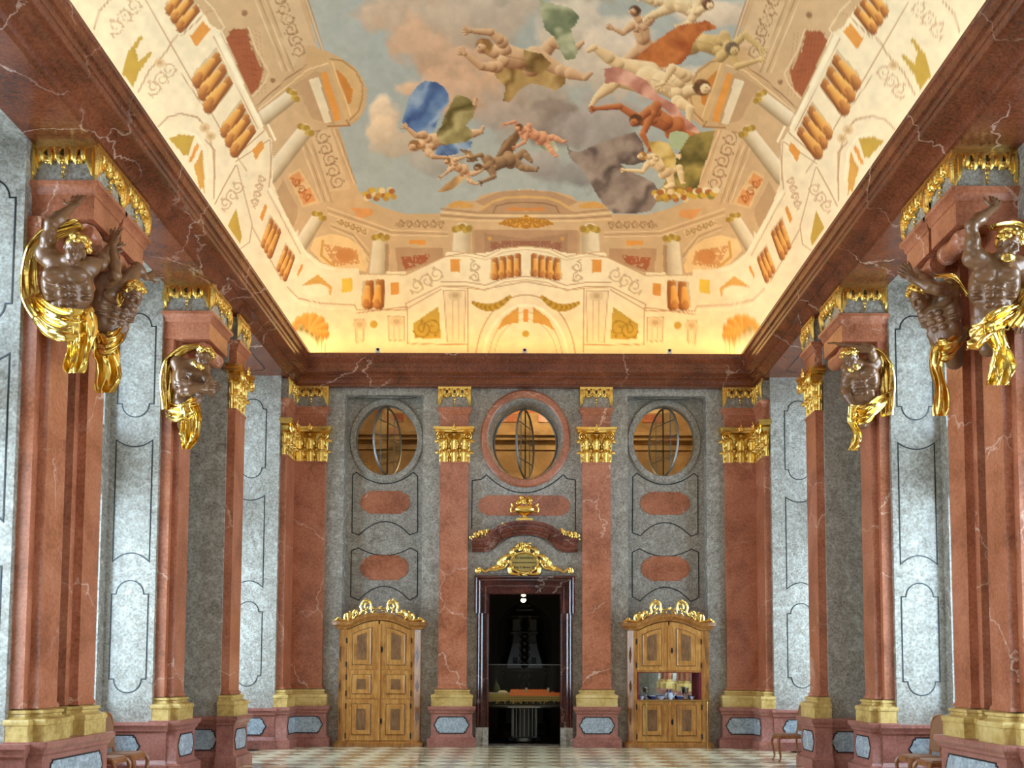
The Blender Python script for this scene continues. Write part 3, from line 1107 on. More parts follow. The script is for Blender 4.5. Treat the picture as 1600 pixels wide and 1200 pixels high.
def balusters(P, n, flip=False):
    """opening between two edges P = near-top, far-top, far-bottom, near-bottom with vase balusters"""
    pt.poly(P, (214, 196, 160))
    a, b, c, d = [np.array(q) for q in P]
    wdt = np.linalg.norm(b - a) / n
    for k in range(n):
        t0 = (k + .5) / n
        p, q = a + (b - a) * t0, d + (c - d) * t0
        sft = (b - a) / np.linalg.norm(b - a) * wdt * .3
        pt.limb(tuple(p + (q - p) * .12 + sft), tuple(p + (q - p) * .98 + sft), wdt * .28, wdt * .42, (170, 108, 60), (132, 80, 44), (182, 120, 70))
        pt.limb(tuple(p + (q - p) * .10), tuple(p + (q - p) * .30), wdt * .26, wdt * .18, (186, 126, 72), (160, 100, 56), (214, 156, 92))
        pt.limb(tuple(p + (q - p) * .30), tuple(p + (q - p) * .82), wdt * .24, wdt * .40, (232, 174, 92), (198, 134, 66), (244, 196, 116))
        pt.limb(tuple(p + (q - p) * .82), tuple(p + (q - p) * .98), wdt * .24, wdt * .34, (204, 140, 76), (160, 100, 56), (220, 160, 92))


balusters(ZB((235, 320), (350, 560), (190, 755), (80, 500)), 3)
balusters(ZB((400, 665), (505, 880), (365, 1045), (268, 850)), 3)
balusters(ZB((10, -110), (130, 70), (0, 210), (-110, 40)), 3)
balusters(ZC((700, 680), (790, 800), (700, 1020), (630, 900)), 3)
balusters(ZC((820, 900), (900, 1000), (820, 1200), (750, 1090)), 3)
balusters(ZD((580, 560), (715, 545), (700, 715), (568, 715)), 2)
balusters(ZE((362, 530), (562, 492), (560, 635), (360, 668)), 4)
for P_, c_ in ((ZB((60, 250), (150, 150), (195, 205), (100, 320)), ORNG), (ZB((480, 1010), (540, 945), (560, 990), (500, 1080)), ORNG), (ZC((620, 700), (660, 600), (680, 620), (640, 735)), ORNG), (ZD((755, 570), (805, 570), (805, 645), (755, 650)), ORNG), (ZD((450, 545), (515, 540), (515, 625), (450, 632)), (234, 200, 84)),
               (ZE((95, 540), (160, 540), (155, 625), (95, 620)), ORNG), (ZD((895, 825), (1055, 715), (1070, 915), (905, 918)), OLIVE), (ZD((240, 560), (300, 520), (390, 600), (380, 650), (320, 580), (200, 590)), (222, 172, 90)), (ZC((910, 1150), (950, 1060), (960, 1090), (920, 1170)), ORNG)):
    pt.poly(P_, c_)
vine(ZD((925, 870))[0], ZD((1050, 840))[0], 32, (158, 128, 46), 2, 1.8)
pt.ell(ZD((290, 620))[0], (20, 10), (250, 240, 206))
vine(ZD((890, 610))[0], ZD((1070, 500))[0], 26, (206, 180, 140), 3, 1.8)
vine(ZE((255, 550))[0], ZE((258, 690))[0], 18, (198, 172, 134), 2, 1.8)
# consoles with volutes
for P_ in (ZD((1085, 615), (1225, 615), (1215, 940), (1110, 940)), ZD((740, 780), (840, 780), (840, 930), (745, 930)), ZD((530, 800), (590, 800), (590, 930), (540, 940))):
    pt.poly(P_, (238, 222, 186))
    band(P_ + P_[:1], 1.4, LINE_)
    cx_ = sum(p[0] for p in P_) / 4
    pt.ell((cx_, P_[0][1] + 8), (11, 8), (224, 204, 164))
    pt.ell((cx_, P_[0][1] + 8), (5, 4), (204, 178, 138))
    band([(cx_ - 4, P_[0][1] + 16), (cx_ - 4, P_[2][1] - 4)], 1.5, (214, 190, 150))
    band([(cx_ + 5, P_[0][1] + 16), (cx_ + 5, P_[2][1] - 4)], 1.5, (214, 190, 150))
pt.ell(ZD((650, 830))[0], (6, 6), OLIVE)
# cornice lines of the end wall
for P_, c_ in ((ZD((110, 600), (180, 670), (320, 700), (530, 710), (545, 740), (850, 740), (850, 700), (1070, 590), (1230, 590), (1330, 610), (1600, 560)), LINE_), (ZD((110, 630), (190, 700), (330, 730), (530, 735)), (250, 242, 212)), (ZE((30, 690), (200, 690), (330, 710), (460, 665), (600, 650)), LINE_),
              (ZE((30, 720), (200, 730), (330, 745), (460, 690), (600, 675)), (214, 186, 144)), (ZE((60, 485), (200, 490), (330, 520), (440, 465), (600, 448)), (206, 174, 130)), (ZE((60, 520), (200, 515), (335, 540), (450, 490), (600, 470)), (222, 198, 156)),
              (ZD((850, 520), (1095, 405), (1230, 380)), LINE_), (ZD((560, 515), (850, 520)), (206, 176, 134)), (ZD((545, 760), (860, 720)), LINE_), (ZD((860, 730), (1070, 610)), LINE_), (ZD((860, 950), (860, 720)), LINE_), (ZD((1240, 1000), (1235, 600)), LINE_), (ZD((860, 950), (1230, 955)), LINE_), (ZD((240, 970), (360, 970)), LINE_)):
    band(P_, 1.7, c_)
# middle arch
for r_, c_, w_ in ((78, LINE_, 2.0), (66, (250, 244, 214), 4), (58, (206, 176, 134), 1.6), (50, (214, 188, 146), 1.4)):
    band([(820 - r_ * math.sin(a), 566 - r_ * 1.35 * math.cos(a)) for a in [PI / 2 * i / 16 for i in range(17)]], w_, c_)
pt.poly(ZE((400, 1020), (450, 930), (550, 855), (550, 960), (470, 975)), OCH)
pt.poly(ZE((585, 870), (600, 865), (600, 960), (585, 960)), ORNG)
pt.ell((820, 280 + 1035 / 4.2857), (5.5, 5.5), OLIVE)
for k in range(16):
    t_ = k / 15
    pt.ell(ZE((250 + 240 * t_, 830 + 60 * math.sin(t_ * PI * .9) - 60 * t_))[0], (3.2 + 3.2 * math.sin(PI * t_), 3 + 3 * math.sin(PI * t_)), (198, 160, 66) if k % 2 else (168, 132, 48))
# shell in the corner
for k in range(7):
    a = math.radians(200 + k * 28)
    c_ = ZD((250, 880))[0]
    pt.limb(c_, (c_[0] + 24 * math.cos(a), c_[1] + 24 * math.sin(a)), 3, 7.5, (228, 160, 76), (196, 122, 50), (242, 190, 104))
for k in range(9):
    pt.ell(ZD((190 + 16 * k, 850 + 10 * k))[0], (4.5, 4), (150, 128, 72) if k % 2 else (196, 178, 112))
# side arches, shells and ovals low on the cove
for P_, c_ in ((ZA((520, 560), (560, 400), (655, 275), (675, 290), (620, 380), (640, 470), (730, 395), (745, 410), (640, 560), (600, 670)), OLIVE), (ZA((870, 1050), (950, 1015), (1060, 1030), (1010, 1160), (985, 1175)), OLIVE), (ZB((0, 920), (90, 930), (50, 1050), (0, 1000)), OLIVE),
               (ZB((60, 1070), (110, 965), (125, 980), (75, 1090)), ORNG), (ZB((95, 1120), (140, 1010), (160, 1200), (130, 1290)), OCH), (ZC((100, 310), (170, 190), (190, 520), (130, 400)), OCH), (ZC((370, 770), (435, 635), (480, 860), (465, 910)), OLIVE), (ZC((65, 270), (120, 130), (145, 150), (80, 280)), ORNG)):
    pt.poly(P_, c_)
for P_, w_, c_ in ((ZA((790, 960), (860, 890), (960, 860), (1080, 890), (1140, 950)), 2.2, LINE_), (ZB((0, 770), (110, 790), (170, 860), (215, 1010), (230, 1200)), 2.2, LINE_), (ZB((0, 880), (100, 910), (160, 1000), (180, 1200)), 2, (250, 244, 212)), (ZA((310, 230), (350, 90), (430, 0)), 2.5, LINE_), (ZA((640, 700), (720, 540), (830, 420), (890, 330), (930, 270)), 2.4, LINE_),
                  (ZC((270, 600), (330, 480), (430, 300)), 2, LINE_), (ZC((190, 100), (265, 180), (260, 560)), 2.2, LINE_)):
    band(P_, w_, c_)
vine(ZA((440, 250))[0], ZA((640, 20))[0], 30, (208, 176, 140), 3, 1.8)
vine(ZA((730, 700))[0], ZA((900, 500))[0], 28, (208, 176, 140), 3, 1.8)
vine(ZC((330, 630))[0], ZC((470, 440))[0], 22, (208, 176, 140), 3, 1.8)
vine(ZC((570, 620))[0], ZC((640, 380))[0], 13, (208, 176, 140), 4, 1.8)
for c_ in (ZB((160, 860)), ZB((200, 920)), ZA((1140, 970)), ZA((800, 480))):
    pt.ell(c_[0], (8, 7), (226, 198, 152))
    pt.ell(c_[0], (4, 3.5), (204, 170, 126))
# ---------------- a sky full of anonymous draped figures
pt.half(False)
FL, FD, FH = (206, 168, 130), (132, 88, 60), (236, 212, 176)
RL, RD, RH = (176, 106, 66), (112, 60, 36), (206, 142, 92)


def fig(parts, c=(FL, FD, FH)):
    for p in parts:
        pt.limb(p[0], p[1], p[2], p[3], *c)


def head(c, r, hair, c3=(FL, FD, FH), d=(-.6, .5)):
    r = r * .86
    pt.ell((c[0] - d[0] * r * .35, c[1] - d[1] * r * .35), (r * 1.08, r * 1.0), hair, 1, .4)
    hk = tuple(min(255, q * 1.3) for q in hair)
    for k_ in range(5):
        a_ = 1.3 * k_ + c[0]
        pt.ell((c[0] - d[0] * r * .5 + r * .75 * math.cos(a_), c[1] - d[1] * r * .5 + r * .7 * math.sin(a_)), (r * .3, r * .24), hk if k_ % 2 else hair, .8)
    pt.limb((c[0] + d[0] * r * .3, c[1] + d[1] * r * .3), (c[0] + d[0] * r * .5, c[1] + d[1] * r * .5), r * .66, r * .52, *c3)
    for e_ in (-.28, .3):
        pt.ell((c[0] + d[0] * r * .38 - d[1] * r * e_, c[1] + d[1] * r * .38 + d[0] * r * e_), (r * .15, r * .1), c3[1], .8)
    pt.ell((c[0] + d[0] * r * .78, c[1] + d[1] * r * .78), (r * .17, r * .1), (170, 92, 74), .6)


def hand(c, d, r, c3=(FL, FD, FH)):
    for k_ in (-.7, -.25, .2, .65):
        a_ = math.atan2(d[1], d[0]) + k_
        pt.limb(c, (c[0] + r * math.cos(a_), c[1] + r * math.sin(a_)), r * .28, r * .13, *c3)


def person(pel, chest, hd, arms, legs, hair, c=(FL, FD, FH), hdir=(-.6, .5), front=True):
    """loosely brushed anonymous nude: joints in order, limbs joined at shoulder and hip"""
    pel, chest = np.array(pel, float), np.array(chest, float)
    T_ = max(np.linalg.norm(chest - pel) * 1.25, 26)
    e_ = (chest - pel) / max(np.linalg.norm(chest - pel), 1e-6)
    m_ = np.array([-e_[1], e_[0]])
    for k_, (kn, an) in enumerate(legs):
        h_ = pel + m_ * T_ * (.16 if k_ else -.16)
        kn, an = np.array(kn, float), np.array(an, float)
        pt.limb(h_, kn, T_ * .24, T_ * .15, *c)
        pt.limb(kn, kn + (an - kn) * .4, T_ * .145, T_ * .15, *c)
        pt.limb(kn + (an - kn) * .4, an, T_ * .15, T_ * .08, *c)
        pt.limb(an, an + (an - kn) / max(np.linalg.norm(an - kn), 1e-6) * T_ * .12 + m_ * T_ * .16, T_ * .08, T_ * .05, *c)
    pt.limb(pel, pel + e_ * T_ * .4, T_ * .29, T_ * .25, *c)
    pt.limb(pel + e_ * T_ * .35, chest, T_ * .26, T_ * .33, *c)
    for s_ in (-1, 1):
        pt.limb(chest + m_ * s_ * T_ * .14 - e_ * T_ * .05, chest + m_ * s_ * T_ * .15 - e_ * T_ * .09, T_ * .15, T_ * .13, *c)
        pt.stroke([tuple(chest + m_ * s_ * T_ * .26 - e_ * T_ * .14), tuple(chest + m_ * s_ * T_ * .08 - e_ * T_ * .22)], T_ * .03, c[1], .5, 1)
    pt.stroke([tuple(chest - e_ * T_ * .1), tuple(pel + e_ * T_ * .1)], T_ * .03, c[1], .45, 1)
    for k_, (el, wr) in enumerate(arms):
        s_ = chest + m_ * T_ * (.32 if k_ else -.32) + e_ * T_ * .05
        el, wr = np.array(el, float), np.array(wr, float)
        pt.limb(s_, s_ + (el - s_) * .3, T_ * .16, T_ * .14, *c)
        pt.limb(s_ + (el - s_) * .3, el, T_ * .13, T_ * .10, *c)
        pt.limb(el, wr, T_ * .105, T_ * .06, *c)
        hand(tuple(wr), tuple(wr - el), T_ * .19, c)
    hd = np.array(hd, float)
    pt.limb(chest + e_ * T_ * .2, hd, T_ * .13, T_ * .12, *c)
    head(tuple(hd), T_ * .23, hair, c, hdir)


BR3 = ((146, 116, 88), (88, 66, 48), (190, 158, 120))
PALE = ((228, 204, 160), (158, 124, 84), (246, 232, 196))
ROSE = ((214, 156, 122), (150, 92, 66), (236, 194, 156))
# blue and olive robed figure on the left cloud
pt.drape([(640, 150), (652, 134), (664, 126), (680, 128), (692, 134), (700, 146), (701, 160), (690, 176), (684, 190), (676, 208), (662, 212), (648, 210), (638, 204), (628, 190), (634, 170)], (92, 128, 182), (58, 84, 140), (158, 184, 214), .6, .22, 81)
person((702, 214), (668, 224), (646, 229), [((676, 244), (700, 246)), ((650, 212), (636, 200))], [((724, 186), (742, 164)), ((732, 210), (752, 206))], (150, 112, 72))
pt.drape([(712, 148), (724, 150), (736, 156), (741, 168), (740, 182), (728, 196), (738, 206), (738, 216), (720, 226), (700, 228), (686, 222), (682, 208), (690, 196), (694, 182), (704, 164)], (134, 124, 78), (92, 84, 46), (200, 190, 142), 1.0, .2, 82)
pt.drape([(684, 228), (700, 226), (738, 220), (736, 230), (722, 238), (700, 244), (680, 242)], (112, 146, 190), (76, 100, 150), (176, 196, 216), .2, .3, 83)
# brown winged figures below it
pt.drape([(772, 250), (786, 222), (806, 204), (818, 206), (806, 226), (800, 244)], (126, 98, 72), (84, 62, 46), (168, 138, 104), .8, .4, 94)
pt.drape([(748, 252), (736, 236), (716, 232), (732, 246), (728, 254)], (136, 108, 80), (88, 66, 48), (176, 146, 108), .8, .4, 95)
person((796, 250), (768, 258), (746, 264), [((752, 242), (736, 246)), ((772, 276), (754, 284))], [((818, 238), (830, 252)), ((816, 262), (838, 266))], (104, 76, 50), BR3)
pt.drape([(684, 300), (696, 288), (712, 276), (728, 270), (722, 284), (710, 294), (694, 300)], (196, 160, 110), (160, 122, 80), (216, 184, 136), .8, .3, 85)
person((724, 266), (708, 258), (698, 252), [((700, 268), (690, 276)), ((718, 248), (730, 244))], [((738, 272), (750, 268)), ((732, 282), (744, 288))], (140, 104, 66))
# small falling figure with a pale green cloth
pt.drape([(838, 206), (852, 210), (866, 220), (873, 236), (860, 240), (846, 232), (838, 220)], (176, 186, 158), (132, 144, 116), (206, 212, 190), .5, .3, 86)
person((846, 216), (824, 206), (810, 200), [((804, 190), (790, 194)), ((820, 222), (806, 230))], [((864, 214), (880, 222)), ((858, 230), (868, 244))], (122, 84, 56), ROSE)
# reclining figure in the upper middle
pt.drape([(766, 102), (786, 98), (820, 100), (860, 104), (884, 118), (882, 132), (868, 142), (848, 134), (830, 130), (812, 140), (796, 160), (786, 158), (790, 136), (776, 122)], (168, 138, 86), (116, 88, 46), (204, 176, 120), .3, .16, 87)
person((832, 96), (784, 86), (754, 74), [((752, 104), (726, 84)), ((766, 50), (734, 48))], [((864, 66), (902, 74)), ((876, 110), (914, 122))], (150, 112, 68))
pt.drape([(818, 78), (846, 84), (862, 100), (846, 116), (822, 110)], (150, 122, 74), (104, 80, 42), (196, 168, 114), 1.1, .3, 96)
# green coils of cloth
pt.drape([(842, 0), (866, 6), (892, 12), (906, 26), (900, 38), (892, 46), (898, 64), (903, 80), (898, 92), (884, 94), (874, 76), (866, 58), (852, 46), (846, 24)], (142, 154, 124), (88, 106, 82), (196, 202, 170), 1.2, .2, 88)
# right-hand group
person((1008, 74), (1000, 40), (990, 18), [((974, 52), (956, 44)), ((1026, 22), (1044, 4))], [((980, 92), (958, 104)), ((1026, 92), (1040, 110))], (86, 62, 46), FL and (FL, FD, FH), (-.7, .3))
person((1050, 4), (1084, 14), (1108, 8), [((1080, 34), (1062, 40)), ((1096, -6), (1116, -12))], [((1024, 4), (1004, -4)), ((1030, 20), (1012, 26))], (110, 74, 54), PALE, (.6, .4))
person((1084, 64), (1126, 72), (1146, 78), [((1152, 104), (1186, 94)), ((1164, 54), (1188, 76))], [((1046, 62), (1020, 84)), ((1050, 84), (1022, 100))], (112, 96, 80), ((202, 174, 118), (134, 106, 62), (230, 208, 154)), (.5, .6))
pt.drape([(1000, 84), (1020, 68), (1036, 56), (1060, 40), (1084, 36), (1104, 32), (1122, 44), (1098, 50), (1086, 62), (1078, 84), (1064, 100), (1044, 104), (1020, 106), (1000, 106), (990, 96)], (158, 84, 46), (100, 46, 22), (206, 130, 72), .9, .14, 89)
person((1012, 122), (1062, 138), (1100, 138), [((1050, 106), (1036, 130)), ((1078, 170), (1076, 194))], [((966, 100), (928, 74)), ((964, 126), (932, 152))], (104, 72, 46), PALE, (.7, .3))
pt.drape([(944, 108), (960, 104), (980, 110), (1010, 126), (1030, 150), (1056, 164), (1070, 184), (1088, 198), (1096, 212), (1076, 214), (1056, 198), (1044, 176), (1026, 160), (1004, 150), (980, 134), (958, 128), (946, 132)], (206, 152, 136), (160, 102, 90), (230, 186, 168), .7, .22, 90)
person((1054, 200), (1020, 180), (992, 190), [((968, 166), (930, 170)), ((1004, 210), (1014, 230))], [((1082, 214), (1100, 232)), ((1070, 226), (1086, 250))], (92, 60, 40), (RL, RD, RH), (-.5, .6))
pt.poly([(1046, 208), (1058, 204), (1074, 208), (1082, 222), (1066, 236), (1044, 230)], (172, 190, 156))
# dark green slope, pale seated figure, great grey cloak
pt.drape([(1076, 214), (1096, 206), (1116, 204), (1114, 220), (1108, 240), (1098, 262), (1094, 282), (1088, 298), (1060, 310), (1024, 316), (1034, 296), (1042, 276), (1058, 244)], (126, 116, 66), (84, 78, 40), (190, 170, 96), 1.3, .2, 91)
pt.drape([(884, 222), (890, 234), (904, 238), (940, 222), (970, 212), (992, 206), (1004, 222), (1010, 252), (990, 258), (968, 256), (980, 266), (1004, 276), (1022, 286), (1030, 300), (1026, 316), (1016, 330), (990, 334), (960, 334), (942, 318), (930, 300), (918, 278), (906, 262), (890, 246)], (136, 122, 116), (92, 80, 76), (178, 164, 152), .9, .16, 93)
person((1040, 268), (1020, 250), (1002, 244), [((1004, 268), (976, 266)), ((1042, 240), (1058, 244))], [((1062, 262), (1066, 286)), ((1050, 290), (1032, 298))], (170, 128, 72), PALE, (-.8, .2))
pt.drape([(1012, 222), (1030, 220), (1044, 224), (1056, 244), (1056, 262), (1040, 262), (1034, 248), (1020, 238)], (208, 182, 108), (164, 136, 72), (230, 212, 148), .8, .28, 92)
for k in range(26):
    x, y = 1024 + 4.2 * k * .9, 302 + 5 * math.sin(k * 1.7)
    pt.ell((x, y), (6, 5), ((206, 172, 70), (232, 220, 190), (170, 110, 60), (150, 140, 70))[k % 4])
pt.half(True)
for k in range(16):
    x, y = 568 + 3.0 * k, 304 + 7 * math.sin(k * 1.3)
    pt.ell((x, y), (5, 4.5), ((206, 172, 70), (226, 206, 160), (170, 110, 60), (190, 150, 70))[k % 4])
pt.half(False)
pt.C *= (.90 + .20 * fbm(FU, FVR, 11, 97, 3))[:, None]
gain = np.array([1.0, 1.0, 1.0])
rgba = np.ones((len(pos), 4))
rgba[:, :3] = np.clip(pt.C * gain, 0, 1)
ca = me.color_attributes.new('fresco', 'FLOAT_COLOR', 'POINT')
ca.data.foreach_set('color', rgba.ravel())
t = NT('painted_plaster')
att = t.n('ShaderNodeVertexColor', layer_name='fresco')
nz = t.noise(t.coords(), 40, 3)
colr = t.mix(.06, att.outputs[0], nz, 'OVERLAY')
M['fresco'] = t.fin(colr, .75, 0, .2)
ceiling = struct(obj('ceiling', me, M['fresco']), 'vaulted ceiling painted with architecture, clouds and figures')

# ================================================================== pilasters
P_PED = [(.20, 0), (.20, .165), (.175, .175), (.15, .20), (.125, .235), (.125, .665), (.145, .685), (.155, .695), (.155, .72), (.185, .755), (.195, .77), (.195, ZPED)]
P_BASE = [(.125, ZPED), (.125, .995), (.135, 1.0), (.14, 1.03), (.13, 1.06), (.095, 1.07), (.06, 1.09), (.055, 1.115), (.075, 1.125), (.075, 1.155), (.03, 1.165), (0, ZBASE)]
P_ARC = [(0, ZARC), (0, 6.90), (.015, 6.91), (.03, 6.97), (.055, 7.0), (.07, 7.01), (.07, 7.055), (.01, ZFRI)]
P_FRI = [(0.0, ZFRI), (0.0, ZCOR)]
P_BED = [(.02, 7.47), (.02, 7.53), (.05, 7.545), (.07, 7.585), (.12, 7.625), (.17, 7.65), (.17, 7.685)]


def leaf_mesh():
    mb = MB()
    n, m = 12, 7
    def pt(i, j, off):
        tt = i / (n - 1)
        s = -1 + 2 * j / (m - 1)
        w = .5 * (.80 + .2 * math.sin(PI * tt)) * (1 - .65 * tt ** 4) * (1 + .16 * math.sin(9 * PI * tt) * abs(s))
        out = .03 + .10 * tt + 1.15 * max(0, tt - .55) ** 1.6 + .10 * math.cos(s * PI / 2) + .045 * math.cos(3 * PI * s) + off
        z = tt - 1.7 * max(0, tt - .74) ** 1.2 - .12 * abs(s) * tt - .03 * math.sin(9 * PI * tt) * abs(s)
        return (w * s, -out, z)
    fr = [pt(i, j, 0) for i in range(n) for j in range(m)]
    bk = [pt(i, j, -.06) for i in range(n) for j in range(m)]
    F = []
    N = n * m
    for i in range(n - 1):
        for j in range(m - 1):
            a = i * m + j
            F += [(a, a + 1, a + m + 1, a + m), (N + a, N + a + m, N + a + m + 1, N + a + 1)]
    edge = [j for j in range(m)] + [i * m + m - 1 for i in range(1, n)] + [(n - 1) * m + j for j in range(m - 2, -1, -1)] + [i * m for i in range(n - 2, 0, -1)]
    for i, a in enumerate(edge):
        b = edge[(i + 1) % len(edge)]
        F.append((a, N + a, N + b, b))
    mb.add(fr + bk, F)
    me = mb.mesh('leaf', 60)
    me.materials.append(M['gold'])
    return me


def spiral(cx, cz, r0, r1, turns, a0, sgn, n=40):
    return [(cx + (r0 + (r1 - r0) * i / n) * math.cos(a0 + sgn * 2 * PI * turns * i / n), 0, cz + (r0 + (r1 - r0) * i / n) * math.sin(a0 + sgn * 2 * PI * turns * i / n)) for i in range(n + 1)]


LEAF = leaf_mesh()
vb = MB()
sp = spiral(0, 0, .105, .014, 2.1, PI * .75, -1)
sp = [(.12, 0, -.17), (.02, 0, -.05)][:0] + sp
vb.tube([(x, -.02 * i / len(sp), z) for i, (x, y, z) in enumerate(sp)], [.027 - .013 * i / len(sp) for i in range(len(sp))], 6, 1.6)
vb.ell((0, -.02, 0), (.02, .03, .02), 6, 4)
VOL_L = vb.mesh('volute', 60)
VOL_L.materials.append(M['gold'])
fb = MB()
for k in range(5):
    a = 2 * PI * k / 5 + PI / 2
    fb.ell((.035 * math.cos(a), -.02, .035 * math.sin(a)), (.03, .025, .03), 6, 4)
fb.ell((0, -.04, 0), (.02, .02, .02), 6, 4)
fb.tube([(0, -.02, .03), (0, -.03, .1)], [.02, .01], 6)
FLOWER = fb.mesh('flower', 60)
FLOWER.materials.append(M['gold'])
bell_cache = {}


def capital(parent, w, d):
    key = (round(w, 2), round(d, 2))
    if key not in bell_cache:
        mb = MB()
        mould(mb, [(-.01, ZCAP), (-.01, 6.25), (.02, 6.42), (.05, 6.47), (.05, 6.50)], w - .06, d - .03)
        rings = []
        for o, z in ((.05, 6.50), (.10, 6.53), (.10, 6.57), (.125, 6.58), (.125, 6.637)):
            W2, D2 = w / 2 + o, d + o
            xs = [W2, W2 * .8, W2 * .4, 0, -W2 * .4, -W2 * .8, -W2]
            rings.append([(-W2, .02, z), (W2, .02, z)] + [(x, -(D2 - .05 * (1 - (abs(x) / W2) ** 2)), z) for x in xs])
        mb.loft(rings)
        bell_cache[key] = mb.build('capital', M['gold'], parent).data
        cap = [c for c in parent.children if c.name.startswith('capital')][-1]
    else:
        cap = obj('capital', bell_cache[key], None, parent)
    # acanthus leaves, volutes, flower
    for k in range(3):
        lf = obj('leaf', LEAF, None, cap)
        lf.location = ((k - 1) * w * .34, -d + .03, ZCAP)
        lf.scale = (w * .35, .24, .36)
    for k in range(3):
        lf = obj('leaf', LEAF, None, cap)
        lf.location = ((k - 1) * w * .36, -d + .015, ZCAP + .19)
        lf.scale = (w * (.36 if k == 1 else .30), .30, .44)
    for s in (-1, 1):
        lf = obj('leaf', LEAF, None, cap)
        lf.location = (s * (w / 2 - .02), -d / 2, ZCAP)
        lf.rotation_euler = (0, 0, s * PI / 2)
        lf.scale = (d * 1.0, .24, .34)
        lf = obj('leaf', LEAF, None, cap)
        lf.location = (s * (w / 2 - .02), -d / 2, ZCAP + .2)
        lf.rotation_euler = (0, 0, s * PI / 2)
        lf.scale = (d * 1.0, .26, .40)
        v = obj('volute', VOL_L, None, cap)
        v.location = (s * (w / 2 - .02), -d - .09, 6.43)
        v.scale = (s, 1, 1)
        v = obj('volute', VOL_L, None, cap)
        v.location = (s * .085, -d - .07, 6.44)
        v.scale = (-s * .55, .8, .55)
    v = obj('flower', FLOWER, None, cap)
    v.location = (0, -d - .10, 6.60)
    return cap


fest_cache = {}


def festoon_mesh(w, rings):
    key = (round(w, 2), rings)
    if key in fest_cache:
        return fest_cache[key]
    rnd = random.Random(3)
    mb = MB()
    n = int(w / .030)
    mb.box(-w / 2 - .02, w / 2 + .02, -.045, .0, .375, .43)
    cs = [(-w / 2) + w * (k + 1) / (rings + 1) for k in range(rings)]
    for i in range(n + 1):
        x = -w / 2 + w * i / n
        e = abs(x) / (w / 2)
        L = .20 + .045 * math.cos(2 * PI * (x / w) * (rings + 1)) + .15 * max(0, (e - .70) / .30) ** .7 + rnd.uniform(-.015, .015)
        near = min([abs(x - c) for c in cs] or [1])
        r = .027
        z0 = .40
        if near < .03:
            z0 = .27
            L = min(L, .2)
            if L < .14:
                L = .16
        bow = -.035 - .02 * math.sin(i * 2.1)
        mb.tube([(x, -.012, z0), (x + rnd.uniform(-.008, .008), bow, z0 - .35 * (z0 - .40 + L)), (x, bow * .8, .40 - L * .85), (x, -.015, .40 - L)], [r, r * 1.25, r * 1.05, r * .35], 5)
    for c in cs:
        R = .042
        mb.tube([(c + R * math.cos(a), -.045, .315 + R * 1.25 * math.sin(a)) for a in [2 * PI * k / 12 for k in range(13)]], .016, 5)
        mb.ell((c, -.06, .225), (.03, .03, .03), 6, 4)
    for k in range(3):
        mb.ell((0, -.03, .16 - .055 * k), (.028 - .005 * k, .025, .026), 6, 4)
    me = mb.mesh('festoon', 60)
    me.materials.append(M['gold'])
    fest_cache[key] = me
    return me


def entab(t, w, d, cx=0.0, cheeks=(), bed=True, nring=3):
    """architrave, grey frieze with gilded lambrequin and the cornice break above it"""
    a = mould(MB(), P_ARC, w, d, cx).build('architrave', M['red'], t)
    f = mould(MB(), P_FRI, w, d, cx).build('frieze', M['grey'], t)
    o = obj('lambrequin', festoon_mesh(w + .06, nring), None, f)
    o.location = (cx, -d, ZFRI)
    for s in cheeks:
        o = obj('lambrequin', festoon_mesh(d, 3), None, f)
        o.location = (cx + s * w / 2, -d / 2, ZFRI)
        o.rotation_euler = (0, 0, s * PI / 2)
    if bed:
        mould(MB(), P_BED, w + .02, d, cx).build('cornice_break', M['redbrown'], t)
    return f


def pilaster(name, label, loc, rz, w, d, group=None):
    t = thing(name, label, 'pilaster', loc, rz, group)
    p = mould(MB(), P_PED, w, d).build('pedestal', M['pink'], t)
    inlay(p, 0, d + .125, .445, (w + .25) * .43, .165, .1)
    mould(MB(), P_BASE, w, d).build('base', M['yellow'], t)
    mould(MB(), [(.03, ZBASE), (.03, ZBASE + .03), (0, ZBASE + .06), (0, ZCAP - .05), (.02, ZCAP - .03), (.02, ZCAP)], w, d).build('shaft', M['red'], t)
    capital(t, w, d)
    entab(t, w, d)
    return t


G = 'pilasters with gilded capitals'
pilaster('pilaster', 'red marble pilaster with gilded capital left of the central doorway', (-1.487, YW, 0), 0, .59, .13, G)
pilaster('pilaster', 'red marble pilaster with gilded capital right of the central doorway', (1.487, YW, 0), 0, .59, .13, G)
pilaster('pilaster', 'red marble corner pilaster on the end wall left of the closed cabinet', (-4.50, YW, 0), 0, .64, .13, G)
pilaster('pilaster', 'red marble corner pilaster on the end wall right of the display cabinet', (4.50, YW, 0), 0, .64, .13, G)
for sx, nm in ((-1, 'left'), (1, 'right')):
    pilaster('pilaster', 'red marble pilaster at the far end of the %s window wall' % nm, (sx * XN, 20.86, 0), -sx * PI / 2, .70, .13, G)
    pilaster('pilaster', 'red marble pilaster with gilded capital before the last window on the %s' % nm, (sx * XN, 17.08, 0), -sx * PI / 2, .58, .13, G)


